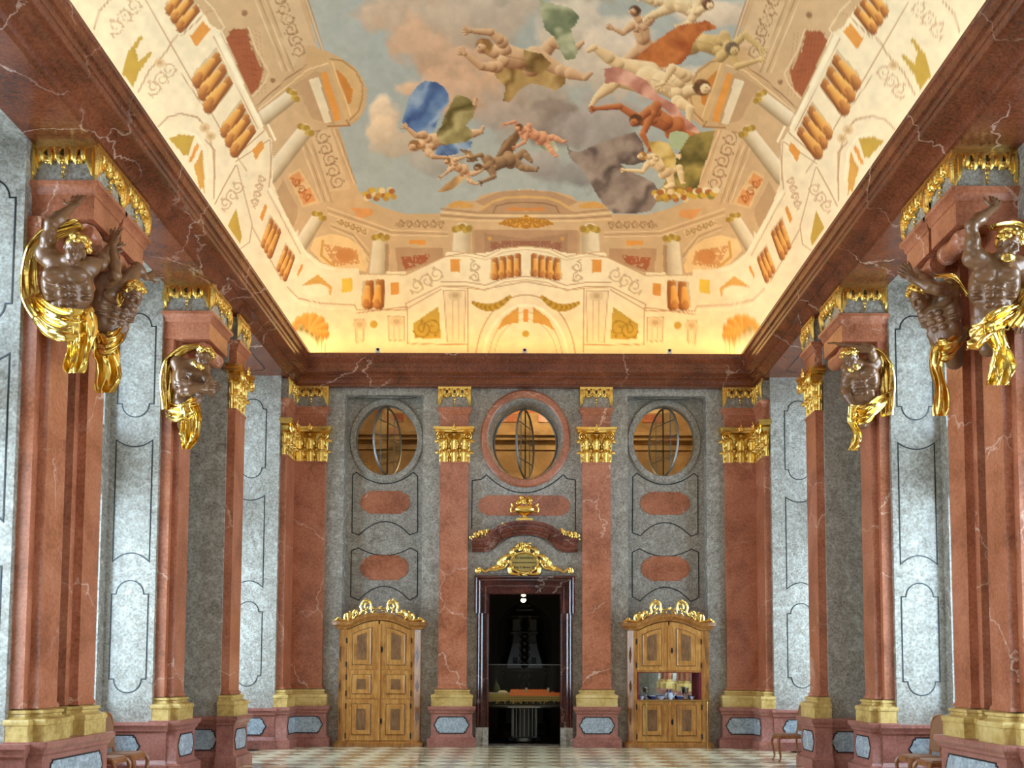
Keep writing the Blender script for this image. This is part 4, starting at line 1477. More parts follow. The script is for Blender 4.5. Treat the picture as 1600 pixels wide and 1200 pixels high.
def pier(label, loc, rz, cs, fw, bw, dd=(.15, .25), ew=None, edep=.70, pw=None, ecs=None):
    t = thing('atlas_pier', label, 'pilaster', loc, rz, 'piers carried by atlantes')
    span = max(cs) - min(cs)
    pw = pw or (span + bw + .12)
    pd = .38 - .125
    pm = sum(cs) / len(cs)
    p = mould(MB(), P_PED, pw - .25, pd, pm).build('pedestal', M['pink'], t)
    inlay(p, pm, pd + .125, .445, pw * .42, .165, .1)
    for c in cs:
        mould(MB(), P_BASE, bw - .1, dd[0] - .03, c).build('base', M['yellow'], t)
        mould(MB(), P_BASE, fw - .1, dd[1], c).build('base', M['yellow'], t)
        mould(MB(), [(0, ZBASE), (0, ZARC)], bw, dd[0], c).build('shaft', M['red'], t)
        mould(MB(), [(.02, ZBASE), (.02, ZBASE + .03), (0, ZBASE + .06), (0, ZARC)], fw, dd[1], c).build('shaft', M['red'], t)
    for c, w_, ck in ecs:
        entab(t, w_, edep, c, ck, True, 3)
        L = w_ * .40
        mb = MB()
        mb.tube([(c + L * k_, -.57, 6.52) for k_ in (-1, -.8, -.4, 0, .4, .8, 1)], [.10, .125, .115, .10, .115, .125, .10], 16)
        mb.tube([(c, -.5, 6.56), (c, -.1, 6.58)], [.1, .12], 10)
        mb.build('scroll', M['red'], t)
    return t


# local +x is +Y on the left wall and -Y on the right wall
for sx, nm in ((-1, 'left'), (1, 'right')):
    q = -sx
    pier('red marble pier with one atlas, farther of the two on the %s' % nm, (sx * XW, 15.78, 0), -sx * PI / 2, [0.0], .48, .70, ecs=[(q * .10, .95, (-q,))], pw=.86)
    pier('wide red marble pier with two atlantes, nearest on the %s' % nm, (sx * XW, 11.95, 0), -sx * PI / 2, [-.5, .5], .46, .70, ecs=[(-.42, .70, (-q,) if q > 0 else ()), (.36, .70, (-q,) if q < 0 else ())], pw=1.72)
    pier('wide red marble pier on the %s, beside the viewer' % nm, (sx * XW, 7.72, 0), -sx * PI / 2, [-.5, .5], .46, .70, ecs=[(-.42, .70, ()), (.36, .70, ())], pw=1.72)
    pier('wide red marble pier on the %s, behind the viewer' % nm, (sx * XW, 3.47, 0), -sx * PI / 2, [-.5, .5], .46, .70, ecs=[(-.42, .70, ()), (.36, .70, ())], pw=1.72)

# ================================================================== round windows (pivoting sashes)
for k, (x, zo, rx, rz, ang, y) in enumerate(((-OCX, OSZ, .67, .775, 70, 21.86), (0, OCZ, .68, .78, 73, 21.86), (OCX, OSZ, .67, .775, -68, 21.86))):
    wn += 1
    fr = MB()
    fr.tube([(x + rx * math.cos(a), y, zo + rz * math.sin(a)) for a in [2 * PI * i / 48 for i in range(49)]], .028, 6, cap=False)
    win = struct(fr.build('window_%d' % wn, M['iron']))
    MB().box(x - .012, x + .012, y - .02, y + .02, zo - rz, zo + rz).build('pivot_bar', M['black'], win)
    sash = bpy.data.objects.new('sash', None)
    C.objects.link(sash)
    sash.parent = win
    sash.location = (x, y, zo)
    sash.rotation_euler = (0, 0, math.radians(ang))
    rr, zz = rx - .04, rz - .04
    sf = MB().tube([(rr * math.cos(a), 0, zz * math.sin(a)) for a in [2 * PI * i / 48 for i in range(49)]], .024, 6, cap=False).build('sash_frame', M['iron'], sash)
    for xx in (-.5, 0, .5):
        hh = zz * math.sqrt(1 - xx * xx)
        MB().box(rr * xx - .008, rr * xx + .008, -.008, .008, -hh, hh).build('muntin', M['iron'], sash)
    for z in (-.5, 0.08, .55):
        hw = rr * math.sqrt(1 - z * z)
        MB().box(-hw, hw, -.008, .008, z * zz - .008, z * zz + .008).build('muntin', M['iron'], sash)
    MB().prism([(rr * math.cos(a), zz * math.sin(a)) for a in [2 * PI * i / 40 for i in range(40)]], lambda p, d: (p[0], d, p[1]), -.003, .003).build('pane', M['glass'], sash, 0)


# ================================================================== rooms behind the end wall
def plaster(name, a, b, c):
    t = NT(name)
    co = t.coords()
    f = t.noise(co, 1.3, 4, .6, .8)
    return t.fin(t.ramp(f, [(.35, a), (.5, b), (.66, c)]), .7)


M['tanwall'] = plaster('tan_plaster', srgb(150, 122, 80), srgb(176, 146, 98), srgb(196, 166, 116))
M['creamvault'] = plaster('cream_painted_vault', srgb(196, 120, 76), srgb(222, 196, 140), srgb(232, 212, 160))
up = MB()
up.box(-5.2, 5.2, 25.4, 25.6, 3.9, 9.2)
up.box(-5.4, -5.2, YI, 25.6, 3.9, 9.2)
up.box(5.2, 5.4, YI, 25.6, 3.9, 9.2)
up.box(-5.2, 5.2, YI, 25.4, 3.85, 4.0)
upper = struct(up.build('wall_upper_room', M['tanwall']), 'tan walls of the upper room seen through the round windows')
vb = MB()
n = 14
rings = []
for xx in (-5.2, 5.2):
    rings.append([(xx, 25.4 - 3.7 * (1 - math.cos(PI / 2 * i / n)), 8.0 + 1.15 * math.sin(PI / 2 * i / n)) for i in range(n + 1)] + [(xx, 21.7, 9.4), (xx, 25.7, 9.4)])
vb.loft(rings).build('painted_vault', M['creamvault'], upper)
cb = MB()
for y0, z0, z1 in ((25.30, 7.20, 7.26), (25.16, 7.26, 7.36), (25.05, 7.36, 7.44), (25.34, 7.05, 7.20)):
    cb.box(-5.2, 5.2, y0, 25.42, z0, z1)
cb.build('cornice', M['tanwall'], upper)
for x, z, w in ((-3.3, 7.86, .5), (-1.9, 7.86, .5), (-.45, 7.86, .5), (.6, 7.86, .55), (1.9, 7.86, .5), (3.2, 7.86, .5)):
    MB().box(x - w / 2, x + w / 2, 25.36, 25.41, z - .1, z + .1).build('painted_field', M['red'], upper)
for x in (-4.1, -2.2, 2.5, 4.2):
    p = [(x - .42, 4.2), (x + .42, 4.2), (x + .42, 6.3)] + arc(x, 6.3, .42, .42, 0, 180, 10)[1:]
    MB().prism(p, XZ, 25.33, 25.42).build('arched_panel', M['yellow'], upper)
l = bpy.data.lights.new('upper_room_fill', 'POINT')  # unseen warm fill light added to brighten the upper room, no fixture
l.energy = 210
l.color = (1, .78, .45)
l.shadow_soft_size = .15
o = bpy.data.objects.new('upper_room_fill', l)
C.objects.link(o)
o.location = (0.9, 22.6, 8.6)

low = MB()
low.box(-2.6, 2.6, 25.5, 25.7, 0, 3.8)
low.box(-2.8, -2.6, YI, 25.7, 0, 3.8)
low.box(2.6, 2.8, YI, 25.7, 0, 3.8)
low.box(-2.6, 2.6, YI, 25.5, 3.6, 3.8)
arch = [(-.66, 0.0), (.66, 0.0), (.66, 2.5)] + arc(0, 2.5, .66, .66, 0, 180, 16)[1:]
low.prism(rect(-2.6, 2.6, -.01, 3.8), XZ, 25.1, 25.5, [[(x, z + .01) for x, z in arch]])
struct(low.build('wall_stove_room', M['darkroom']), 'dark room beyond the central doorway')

# ---- tiled stove
M['stove'] = simple('dark_glazed_tile', srgb(40, 33, 26), .3, 0, .4, var=.3)
M['stove2'] = simple('dark_iron_relief', srgb(16, 11, 9), .3, .2)
st = thing('tiled_stove', 'dark tall baroque tiled stove in the niche beyond the doorway', 'stove', (0, 25.05, 0))


def tower(name, prof, mat, parent, sy=.62):
    mb = MB()
    rings = []
    for hw, z in prof:
        c = .12 * hw
        d = hw * sy
        rings.append([(-hw, .25, z), (hw, .25, z), (hw, -d + c, z), (hw - c, -d, z), (-hw + c, -d, z), (-hw, -d + c, z)])
    return mb.loft(rings).build(name, M[mat], parent)


tower('plinth', [(.56, 0), (.56, .25), (.52, .28), (.52, .30)], 'stove', st)
tower('fire_box', [(.50, .30), (.50, 1.45), (.54, 1.50), (.54, 1.56), (.50, 1.60)], 'stove', st)
tower('flared_body', [(.49, 1.60), (.46, 1.75), (.40, 1.95), (.34, 2.15), (.31, 2.35), (.31, 2.42)], 'stove', st)
tower('upper_block', [(.37, 2.42), (.37, 2.48), (.33, 2.50), (.33, 2.78), (.37, 2.80), (.39, 2.86)], 'stove', st)
tower('crown', [(.30, 2.86), (.22, 2.96), (.24, 3.02), (.14, 3.08), (.18, 3.14), (.05, 3.2)], 'stove', st)
for z0, z1 in ((.5, 1.35), (1.68, 2.36), (2.52, 2.76)):
    mb = MB()
    for k in range(5):
        t_ = k / 4
        z = z0 + (z1 - z0) * t_
        yy = -.36 if z < 1.6 else (-.30 if z < 2.2 else -.25)
        mb.ell((0, yy, z), (.10, .06, (z1 - z0) * .14), 8, 6)
        for s in (-1, 1):
            mb.tube([(s * .05, yy, z), (s * .13, yy, z + .05), (s * .12, yy, z + .1), (s * .07, yy, z + .09)], .018, 5)
    mb.build('relief', M['stove2'], st)
for s in (-1, 1):
    MB().tube([(s * .49, -.2, 1.6), (s * .5, -.26, 1.8), (s * .4, -.24, 2.0), (s * .38, -.22, 2.2), (s * .32, -.2, 2.4)], [.04, .06, .04, .05, .03], 6).build('scroll', M['stove2'], st)
    for z in (1.72, 2.2, 2.55):
        MB().box(s * .22 - .06, s * .22 + .06, -.34 if z < 2 else -.245, -.1, z, z + .14).build('tile', M['stove'], st)

# ---- table with the building model under glass
tb = thing('display_table', 'round steel display table standing just inside the doorway', 'table', (0, 22.75, 0))
MB().lathe([(.34, 0), (.36, .02), (.36, .09), (.28, .12)], 32).build('foot_ring', M['steel'], tb)
MB().lathe([(.27, .10), (.27, .74)], 28).build('drum', simple('dark_steel', srgb(84, 84, 80), .5, .3), tb)
for k in range(9):
    a = PI + PI * (k + .5) / 9
    MB().box(-.006, .006, -.006, .006, .11, .74).build('drum_rib', M['steel'], tb).location = (.275 * math.cos(a), .275 * math.sin(a), 0)
MB().lathe([(.30, .74), (1.02, .76), (1.04, .775), (1.04, .80), (1.02, .81)], 48).build('table_top', M['steel'], tb)
gc = thing('glass_case', 'clear glass cover over the building model on the round table', 'display case', (0, 22.75, .812))
for y in (-.62, .62):
    MB().box(-.80, .80, y - .004, y + .004, 0, .86).build('pane', M['caseglass'], gc, 0)
for x in (-.80, .80):
    MB().box(x - .004, x + .004, -.62, .62, 0, .86).build('pane', M['caseglass'], gc, 0)
MB().box(-.80, .80, -.62, .62, .86, .868).build('pane', M['caseglass'], gc, 0)
for x in (-.80, .80):
    MB().box(x - .006, x + .006, -.628, -.616, 0, .87).build('edge_strip', M['steel'], gc)
MB().box(-.80, .80, -.628, -.616, .862, .874).build('edge_strip', M['steel'], gc)

M['mwall'] = simple('model_yellow', srgb(206, 172, 84), .6)
M['mroof'] = simple('model_orange_roof', srgb(214, 110, 44), .6)
M['mwhite'] = simple('model_white', srgb(214, 206, 170), .6)
M['mgreen'] = simple('model_copper_green', srgb(74, 84, 60), .6)
M['mtree'] = simple('model_trees', srgb(36, 32, 18), .8)
M['mwin'] = simple('model_window', srgb(90, 66, 30), .5)
mo = thing('building_model', 'scale model of a long yellow abbey with orange roofs under glass', 'model', (0, 22.75, .815))
MB().box(-.78, .78, -.58, .58, 0, .02).build('ground_board', M['mtree'], mo)
wings = [(-.76, .76, -.42, -.30, .19, 1), (-.30, .30, -.18, -.06, .23, 1), (-.76, -.34, -.48, -.2, .24, 0), (.5, .76, -.3, .35, .2, 1), (-.3, .5, .15, .3, .24, 1)]
for x0, x1, y0, y1, hh, rf in wings:
    w_ = MB().box(x0, x1, y0, y1, .02, hh).build('wing', M['mwall'], mo, 0)
    if rf:
        ym = (y0 + y1) / 2
        along = (x1 - x0) > (y1 - y0)
        if along:
            rb = MB().loft([[(x0 - .01, y0 - .012, hh), (x0 - .01, ym, hh + .075), (x0 - .01, y1 + .012, hh)], [(x1 + .01, y0 - .012, hh), (x1 + .01, ym, hh + .075), (x1 + .01, y1 + .012, hh)]])
        else:
            xm = (x0 + x1) / 2
            rb = MB().loft([[(x0 - .012, y0 - .01, hh), (xm, y0 - .01, hh + .075), (x1 + .012, y0 - .01, hh)], [(x0 - .012, y1 + .01, hh), (xm, y1 + .01, hh + .075), (x1 + .012, y1 + .01, hh)]])
        rb.build('roof', M['mroof'], mo, 0)
        if along:
            for k in range(int((x1 - x0) / .06)):
                x = x0 + .03 + k * .06
                MB().box(x - .004, x + .004, ym - .006, ym + .006, hh + .06, hh + .09 + .012 * (k % 3)).build('chimney', M['mroof'], mo, 0)
    else:
        MB().box(x0 - .01, x1 + .01, y0 - .01, y1 + .01, hh, hh + .02).build('roof_terrace', M['mwhite'], mo, 0)
        MB().ell((x0 + .28, (y0 + y1) / 2, hh + .02), (.12, .1, .05), 12, 6).build('white_roof', M['mwhite'], mo)
wmb = MB()
for r in range(3):
    for k in range(46):
        x = -.75 + k * 1.5 / 45
        wmb.box(x - .006, x + .006, -.4225 if x > -.34 else -.4825, -.41 if x > -.34 else -.47, .055 + r * .045, .08 + r * .045)
w_ = wmb.build('window_row', M['mwin'], mo, 0)
w_['kind'] = 'stuff'
MB().lathe([(.085, .24), (.085, .32), (.095, .33), (.085, .36), (.07, .41), (.04, .45), (.02, .46), (.02, .50), (.008, .52), (.004, .56)], 14, (-.62, -.3, 0)).build('dome_tower', M['mgreen'], mo)
for x in (.04, .52):
    MB().box(x - .025, x + .025, -.2, -.15, .2, .36).build('turret', M['mwhite'], mo, 0)
for k in range(26):
    x = -.74 + 1.48 * k / 25 + random.uniform(-.02, .02)
    r = random.uniform(.016, .032) * (1.25 if k % 5 == 2 else 1)
    MB().ell((x, -.515 + random.uniform(-.02, .02), .02 + r), (r * 1.2, r, r * 1.1), 6, 5).build('tree', M['mtree'], mo)
lamp = thing('ceiling_spotlight', 'small lit round lamp hanging at the top of the doorway', 'lamp', (-.03, 22.9, 3.12))
MB().ell((0, 0, 0), (.055, .055, .045), 12, 8).build('bulb', M['bulb'], lamp)
MB().lathe([(.05, .03), (.06, .05), (.05, .1), (.012, .11), (.012, .48)], 12).build('holder', M['black'], lamp)
l = bpy.data.lights.new('model_lamp', 'SPOT')
l.energy = 55
l.color = (1, .68, .32)
l.spot_size = math.radians(60)
l.spot_blend = .6
l.shadow_soft_size = .05
o = bpy.data.objects.new('model_lamp', l)
C.objects.link(o)
o.location = (-.03, 22.82, 3.05)

# ================================================================== door surround
wband = [(0.0, .05, .14), (.05, .12, .11), (.12, .20, .08), (.20, .285, .05)]


def outline(k):
    """outer contour of the architrave at inset k, with crossettes"""
    W0, Z0, E, EZ = 1.045 - k, 3.525 - k, .055, 2.74
    return [(-(W0 - E), .39), (-(W0 - E), EZ), (-W0, EZ), (-W0, Z0), (W0, Z0), (W0, EZ), (W0 - E, EZ), (W0 - E, .39)]


door = MB()
DP = [(0, -.02), (0, .13), (.012, .145), (.035, .15), (.055, .135), (.058, .10), (.07, .112), (.095, .118), (.12, .10), (.124, .072), (.195, .07), (.20, .088), (.222, .094), (.245, .08), (.25, .05), (.285, .045), (.285, -.02)]
rings = []
for k_, d in DP:
    o_ = outline(k_) if k_ < .284 else [(-.76, .39), (-.76, 2.60), (-.76, 2.72), (-.76, 3.16), (.76, 3.16), (.76, 2.72), (.76, 2.60), (.76, .39)]
    rings.append([(x, YW - d, z) for x, z in o_])
door.loft(rings, closed=False, cap=False)
for e_ in (0, 7):
    door.add([r[e_] for r in rings], [tuple(range(len(rings)))])
door_o = struct(door.build('door_1', M['frame'], None, 30), 'dark brown marble surround of the central doorway')
for s in (-1, 1):
    x0, x1 = sorted((s * .74, s * 1.0))
    mb = MB().box(x0, x1, YW - .13, YW, 0, .39)
    x0, x1 = sorted((s * .74, s * .86))
    mb.box(x0, x1, YW - .16, YW, 0, .36)
    mb.build('plinth_block', M['grey'], door_o)
    x0, x1 = sorted((s * .745, s * .79))
    MB().box(x0, x1, YW - .02, YI, .0, 3.17).build('reveal', M['frame'], door_o)
MB().box(-.79, .79, YW - .02, YI, 3.145, 3.19).build('reveal', M['frame'], door_o)

# ---- curved pediment
pd = thing('door_pediment', 'curved dark red marble pediment with gilded garlands above the doorway', 'pediment', (0, YW, 4.0))


def smooth(pts, n=6):
    """Catmull-Rom through points (2d or 3d)"""
    P = [Vector(p) for p in pts]
    out = []
    for i in range(len(P) - 1):
        p0, p1, p2, p3 = P[max(i - 1, 0)], P[i], P[i + 1], P[min(i + 2, len(P) - 1)]
        for k in range(n):
            t_ = k / n
            out.append(.5 * ((2 * p1) + (p2 - p0) * t_ + (2 * p0 - 5 * p1 + 4 * p2 - p3) * t_ ** 2 + (3 * p1 - p0 - 3 * p2 + p3) * t_ ** 3))
    out.append(P[-1])
    return out


half = [(-1.10, .02), (-.96, .02), (-.84, .02), (-.72, .06), (-.62, .14), (-.52, .24), (-.40, .31), (-.22, .36), (0, .38)]
path = smooth(half + [(-x, z) for x, z in reversed(half[:-1])], 5)
PROF = [(.02, 0), (.06, 0), (.065, .045), (.11, .055), (.12, .095), (.18, .105), (.24, .155), (.24, .195), (.29, .205), (.31, .235), (.31, .27), (.02, .27)]
rings = []
for i, p in enumerate(path):
    tt = (path[min(i + 1, len(path) - 1)] - path[max(i - 1, 0)]).normalized()
    nn = Vector((-tt.y, tt.x))
    rings.append([(p.x + nn.x * hh, -dd - (.06 if abs(p.x) < .46 else 0), p.y + nn.y * hh) for dd, hh in PROF])
MB().loft(rings).build('moulding', M['frame2'], pd, 18)
MB().prism([(-.72, -.42), (.72, -.42), (.66, .05), (.5, .2), (.3, .33), (0, .38), (-.3, .33), (-.5, .2), (-.66, .05)], XZ, -.03, .0).build('tympanum', M['grey'], pd)


def blobs(name, pts, r, parent, mat='gold', seed=1, n=3):
    rnd = random.Random(seed)
    mb = MB()
    for p in pts:
        for k in range(n):
            q = r * rnd.uniform(.6, 1.1)
            mb.ell((p[0] + rnd.uniform(-r, r), p[1] + rnd.uniform(-r, r) * .6, p[2] + rnd.uniform(-r, r)), (q * rnd.uniform(.6, 1), q * .7, q * rnd.uniform(.6, 1)), 6, 4)
    return mb.build(name, M[mat], parent, 60)


for s in (-1, 1):
    pts = [(s * x, -.16, z) for x, z in ((1.08, .32), (1.0, .35), (.92, .38), (.86, .40), (.80, .42), (.74, .44), (.66, .47), (.56, .53), (.46, .59), (.36, .62))]
    blobs('garland', pts[:6], .05, pd, seed=4 + s, n=5)
    blobs('garland', pts[6:], .025, pd, seed=9 + s, n=3)

# ---- urn with fruit
ur = thing('urn', 'gilded urn of fruit and flowers on top of the door pediment', 'urn', (-.01, YW - .18, 4.655))
MB().box(-.17, .17, -.1, .1, 0, .05).build('plinth', M['gold'], ur)
MB().lathe([(.09, .05), (.085, .07), (.04, .09), (.035, .11), (.06, .125), (.13, .15), (.20, .20), (.225, .235), (.225, .26), (.21, .275), (.20, .30), (.17, .31)], 20, sy=.6).build('bowl', M['gold'], ur)
for s in (-1, 1):
    MB().tube(smooth([(s * .20, 0, .20), (s * .27, 0, .19), (s * .28, 0, .27), (s * .24, 0, .33), (s * .27, 0, .36), (s * .25, 0, .31)], 5), .02, 6).build('handle', M['gold'], ur)
rnd = random.Random(5)
for k in range(13):
    a = rnd.uniform(0, PI)
    r = .14 * math.sqrt(rnd.random())
    MB().ell((math.cos(a) * r * 1.1, -.02 + rnd.uniform(-.06, .04), .37 + math.sin(a) * r), (.055, .05, .055), 8, 6).build('fruit', M['gold'], ur)

# ---- cartouche
ct = thing('cartouche', 'gilded rococo cartouche with a lettered oval plaque above the doorway', 'cartouche', (-.01, YW - .035, 3.80))
M['plaque'] = simple('aged_gold_plaque', srgb(176, 150, 84), .5, .4)
MB().prism([(.275 * math.cos(a), .20 * math.sin(a)) for a in [2 * PI * i / 40 for i in range(40)]], XZ, -.05, 0).build('plaque', M['plaque'], ct)
fr = MB()
fr.tube([(.29 * math.cos(a), -.05, .215 * math.sin(a)) for a in [2 * PI * i / 40 for i in range(41)]], [.028 + .008 * math.sin(i * 1.9) for i in range(41)], 7, cap=False)
fr.build('frame_ring', M['gold'], ct)
for s in (-1, 1):
    def T(pts, r, nm='scroll'):
        p = smooth([(s * x, -.05, z) for x, z in pts], 5)
        n_ = len(p)
        MB().tube(p, [r * (1 - .55 * abs(2 * i / n_ - 1) ** 2) for i in range(n_)], 6).build(nm, M['gold'], ct)
    T([(.02, .30), (.12, .31), (.22, .28), (.27, .20), (.22, .17), (.19, .21)], .045)
    T([(.24, .14), (.32, .16), (.40, .12), (.42, .04), (.36, .0), (.33, .05)], .045)
    T([(.08, -.24), (.18, -.26), (.28, -.22), (.31, -.12), (.26, -.10), (.23, -.15)], .045)
    T([(.33, .12), (.45, .10), (.52, .02), (.55, -.06), (.63, -.10), (.70, -.12)], .04)
    T([(.36, -.02), (.42, -.10), (.52, -.12), (.60, -.15), (.68, -.14), (.76, -.17)], .035)
    T([(.72, -.12), (.80, -.19), (.86, -.17), (.92, -.13), (.98, -.14), (1.0, -.19), (.95, -.22), (.92, -.18)], .028)
    T([(.45, .03), (.50, -.03), (.47, -.08), (.43, -.04)], .03)
    blobs('foliage', [(s * x, -.06, z) for x, z in ((.42, .0), (.5, -.02), (.56, -.09), (.64, -.13), (.44, .08))], .035, ct, seed=20 + s, n=5)
    blobs('rosette', [(s * .96, -.05, -.16)], .045, ct, seed=30 + s, n=8)
blobs('shell', [(x, -.06, z) for x, z in ((-.1, .33), (0, .37), (.1, .33), (0, .30), (-.06, .26), (.06, .26), (-.12, .38), (.12, .38))], .045, ct, seed=40, n=4)
blobs('foliage', [(x, -.05, -.25) for x in (-.1, -.03, .05, .12)], .03, ct, seed=44, n=4)


def text_mesh(body, size, mat, parent, loc, name='lettering'):
    cu = bpy.data.curves.new(name, 'FONT')
    cu.body = body
    cu.size = size
    cu.align_x = 'CENTER'
    cu.align_y = 'CENTER'
    cu.extrude = .002
    tmp = bpy.data.objects.new('tmp', cu)
    C.objects.link(tmp)
    dg = bpy.context.evaluated_depsgraph_get()
    me_ = bpy.data.meshes.new_from_object(tmp.evaluated_get(dg))
    bpy.data.objects.remove(tmp)
    me_.materials.clear()
    me_.materials.append(mat)
    o_ = obj(name, me_, None, parent)
    o_.location = loc
    o_.rotation_euler = (PI / 2, 0, 0)
    return o_


text_mesh('Et omnibus', .085, M['line'], ct, (0, -.053, .10))
text_mesh('congruus honor exhibeatur', .046, M['line'], ct, (0, -.053, .0))
text_mesh('Reg. S. Bened. 53', .062, M['line'], ct, (.0, -.053, -.10))

# ================================================================== cabinets


M['groove_shade'] = simple('groove_shade_brown', srgb(70, 38, 16), .6)  # dark brown that stands in for shade around the door panels


def cab_top(x):
    a = abs(x)
    if a > .70:
        return 0.0
    if a > .48:
        k = (.70 - a) / .22
        return .075 * k * k * (1.6 - .6 * k)
    return .075 + .115 * (1 - (a / .48) ** 2)


def cabinet(label, loc, display, sc=1.0):
    t = thing('cabinet', label, 'cabinet', loc, 0, 'carved wooden cabinets')
    D = .47
    ZT = 2.42
    # plinth
    mb = MB()
    prof = [(.05, 0), (.05, .07), (.035, .085), (.02, .10), (0, .115)]
    rings = []
    for o_, z in prof:
        rings.append([(-.86 - o_, 0, z), (.86 + o_, 0, z), (.86 + o_, -D + .1 - o_, z), (.74 + o_, -D - o_, z), (-.74 - o_, -D - o_, z), (-.86 - o_, -D + .1 - o_, z)])
    mb.loft(rings).build('plinth', M['wood'], t)
    # carcass: sides, back, canted stiles, horizontal rails
    top = [(x, ZT + cab_top(x)) for x in [-.84 + 1.68 * i / 32 for i in range(33)]]
    MB().prism([(-.84, .115), (.84, .115)] + list(reversed(top)), XZ, -.02, 0).build('back', M['wood'], t)
    for s in (-1, 1):
        x0, x1 = sorted((s * .80, s * .84))
        MB().box(x0, x1, -D + .1, -.02, .115, ZT).build('side', M['wood'], t)
        P = [(s * .66, -D), (s * .73, -D), (s * .84, -D + .1), (s * .80, -D + .12), (s * .66, -D + .05)]
        mb = MB()
        mb.loft([[(x, y, .115) for x, y in P], [(x, y, ZT) for x, y in P]])
        stl = mb.build('stile', M['wood'], t)
        for zc in (.62, 1.24, 1.88):
            hh = .17 if zc != 1.24 else .12
            q = [(0, hh), (.02, hh * .8), (.012, hh * .66), (.045, hh * .35), (.05, 0), (.045, -hh * .35), (.012, -hh * .66), (.02, -hh * .8), (0, -hh)]
            q = q + [(-x, z) for x, z in reversed(q[1:-1])]
            dirv = Vector((s * .11, .10)).normalized()
            f_ = lambda p, e: (s * .785 + dirv.x * s * p[0] * 1 - (-s) * e * dirv.y * 1.0, -D + .05 + dirv.y * s * p[0] * s - e * abs(dirv.x), zc + p[1])
            MB().prism(q, f_, -.004, .004).build('stile_inlay', M['burl'], stl, 0)
    # arched cornice
    xs = [-.86 + 1.72 * i / 48 for i in range(49)]
    PR = [(.0, -.03), (.02, -.02), (.03, .01), (.05, .02), (.08, .05), (.10, .065), (.10, .095), (.115, .105), (.115, .125), (0, .125)]
    mb = MB()
    rings = []
    rings.append([(-.86 - o_, 0, ZT + hh) for o_, hh in PR])
    for i, x in enumerate(xs):
        ex = 1 if i in (0, len(xs) - 1) else 0
        rings.append([(x + (math.copysign(o_, x) if ex else 0), -D - o_ + (.06 if ex else 0), ZT + cab_top(x) + hh) for o_, hh in PR])
    rings.append([(.86 + o_, 0, ZT + hh) for o_, hh in PR])
    mb.loft(rings, True, True).build('cornice', M['wood'], t)
    MB().prism([(x, z + .11) for x, z in top] + [(x, z + .05) for x, z in reversed(top)], XZ, -D - .02, 0).build('top_board', M['wood'], t)
    # frieze strip under the arch
    # doors
    ztop = lambda x: ZT - .03 + cab_top(x)
    rows = [(.125, .965), (.985, 1.555), (1.575, None)]
    for s in (-1, 1):
        xin, xout = .015, .655
        lf = None
        for r, (z0, z1) in enumerate(rows):
            if display and r == 1:
                continue
            xs_ = [xin + (xout - xin) * i / 12 for i in range(13)]
            if z1 is None:
                poly = [(s * xin, z0), (s * xout, z0)] + [(s * x, ztop(x) - .015) for x in reversed(xs_)]
            else:
                poly = rect(*sorted((s * xin, s * xout)), z0, z1)
            dl = MB().prism(poly, XZ, -D + .0, -D + .035).build('door_leaf', M['wood2'], t)
            # raised frame and burl panel
            px0, px1 = .16, .54
            for nm, ins, dep, mt in (('panel_frame', 0, .028, 'wood2'), ('panel_field', .085, .034, 'burl')):
                a, b = px0 + ins, px1 - ins
                q0 = z0 + .12 + ins if r != 1 else z0 + .09 + ins
                if z1 is None:
                    tops = [(s * x, ztop(x) - .14 - ins * .9) for x in [b + (a - b) * i / 8 for i in range(9)]]
                    poly = [(s * a, q0 - .03), (s * b, q0 - .03)] + tops
                else:
                    q1 = z1 - (.10 if r != 1 else .09) - ins
                    poly = rect(*sorted((s * a, s * b)), q0, q1)
                cx_ = s * (a + b) / 2
                # bevelled slab
                big = [Vector(p) for p in poly]
                cz_ = sum(p.y for p in big) / len(big)
                sm = [(p.x + (cx_ - p.x) * .10, p.y + (cz_ - p.y) * .06) for p in big]
                tris_in = [(x, -D - dep, z) for x, z in sm]
                base_ = [(p.x, -D + .01, p.y) for p in big]
                mid_ = [(p.x, -D - dep * .35, p.y) for p in big]
                MB().loft([base_, mid_, tris_in]).build(nm, M[mt], dl, 30)
                MB().ribbon([(p.x, p.y) for p in big], .014, XZ, -D - dep * .4, -D + .01).build('panel_shade_line', M['groove_shade'], dl, 0)  # raised dark ribbon, paints the shade of a groove that is not cut
            for zz in ((z0 + .10, (z1 or 2.3) - .14)):
                MB().box(*sorted((s * (xout - .002), s * (xout + .022))), -D - .012, -D + .01, zz - .055, zz + .055).build('hinge', M['black'], dl)
    MB().box(-.018, .030, -D - .022, -D, .125, .95 if display else 2.5).build('astragal', M['wood2'], t)
    if display:
        MB().box(-.018, .030, -D - .022, -D, 1.575, 2.5).build('astragal', M['wood2'], t)
    for z in (.52, 1.98):
        MB().prism([(.06 + .022 * math.cos(a), z + .062 * math.sin(a)) for a in [2 * PI * i / 14 for i in range(14)]], XZ, -D - .012, -D).build('escutcheon', M['black'], t)
    if not display:
        for z in (.97, 1.565):
            MB().box(-.655, .655, -D - .006, -D + .02, z - .012, z + .012).build('rail', M['wood'], t)
    else:
        for z in (.955, 1.555):
            MB().box(-.66, .66, -D - .008, -D + .03, z - .02, z + .02).build('rail', M['wood'], t)
        sh = MB()
        sh.box(-.655, .655, -D + .03, -.05, .93, .965)
        sh.box(.625, .655, -D + .01, -.05, .965, 1.535)
        sh.box(-.655, -.625, -D + .01, -.05, .965, 1.535)
        sh.box(-.625, .625, -D + .01, -.05, 1.52, 1.535)
        sh.build('velvet_lining', M['velvet'], t, 0)
        tmir = NT('mirror')
        M['mirror'] = tmir.fin((.85, .87, .86, 1), .02, 1.0)
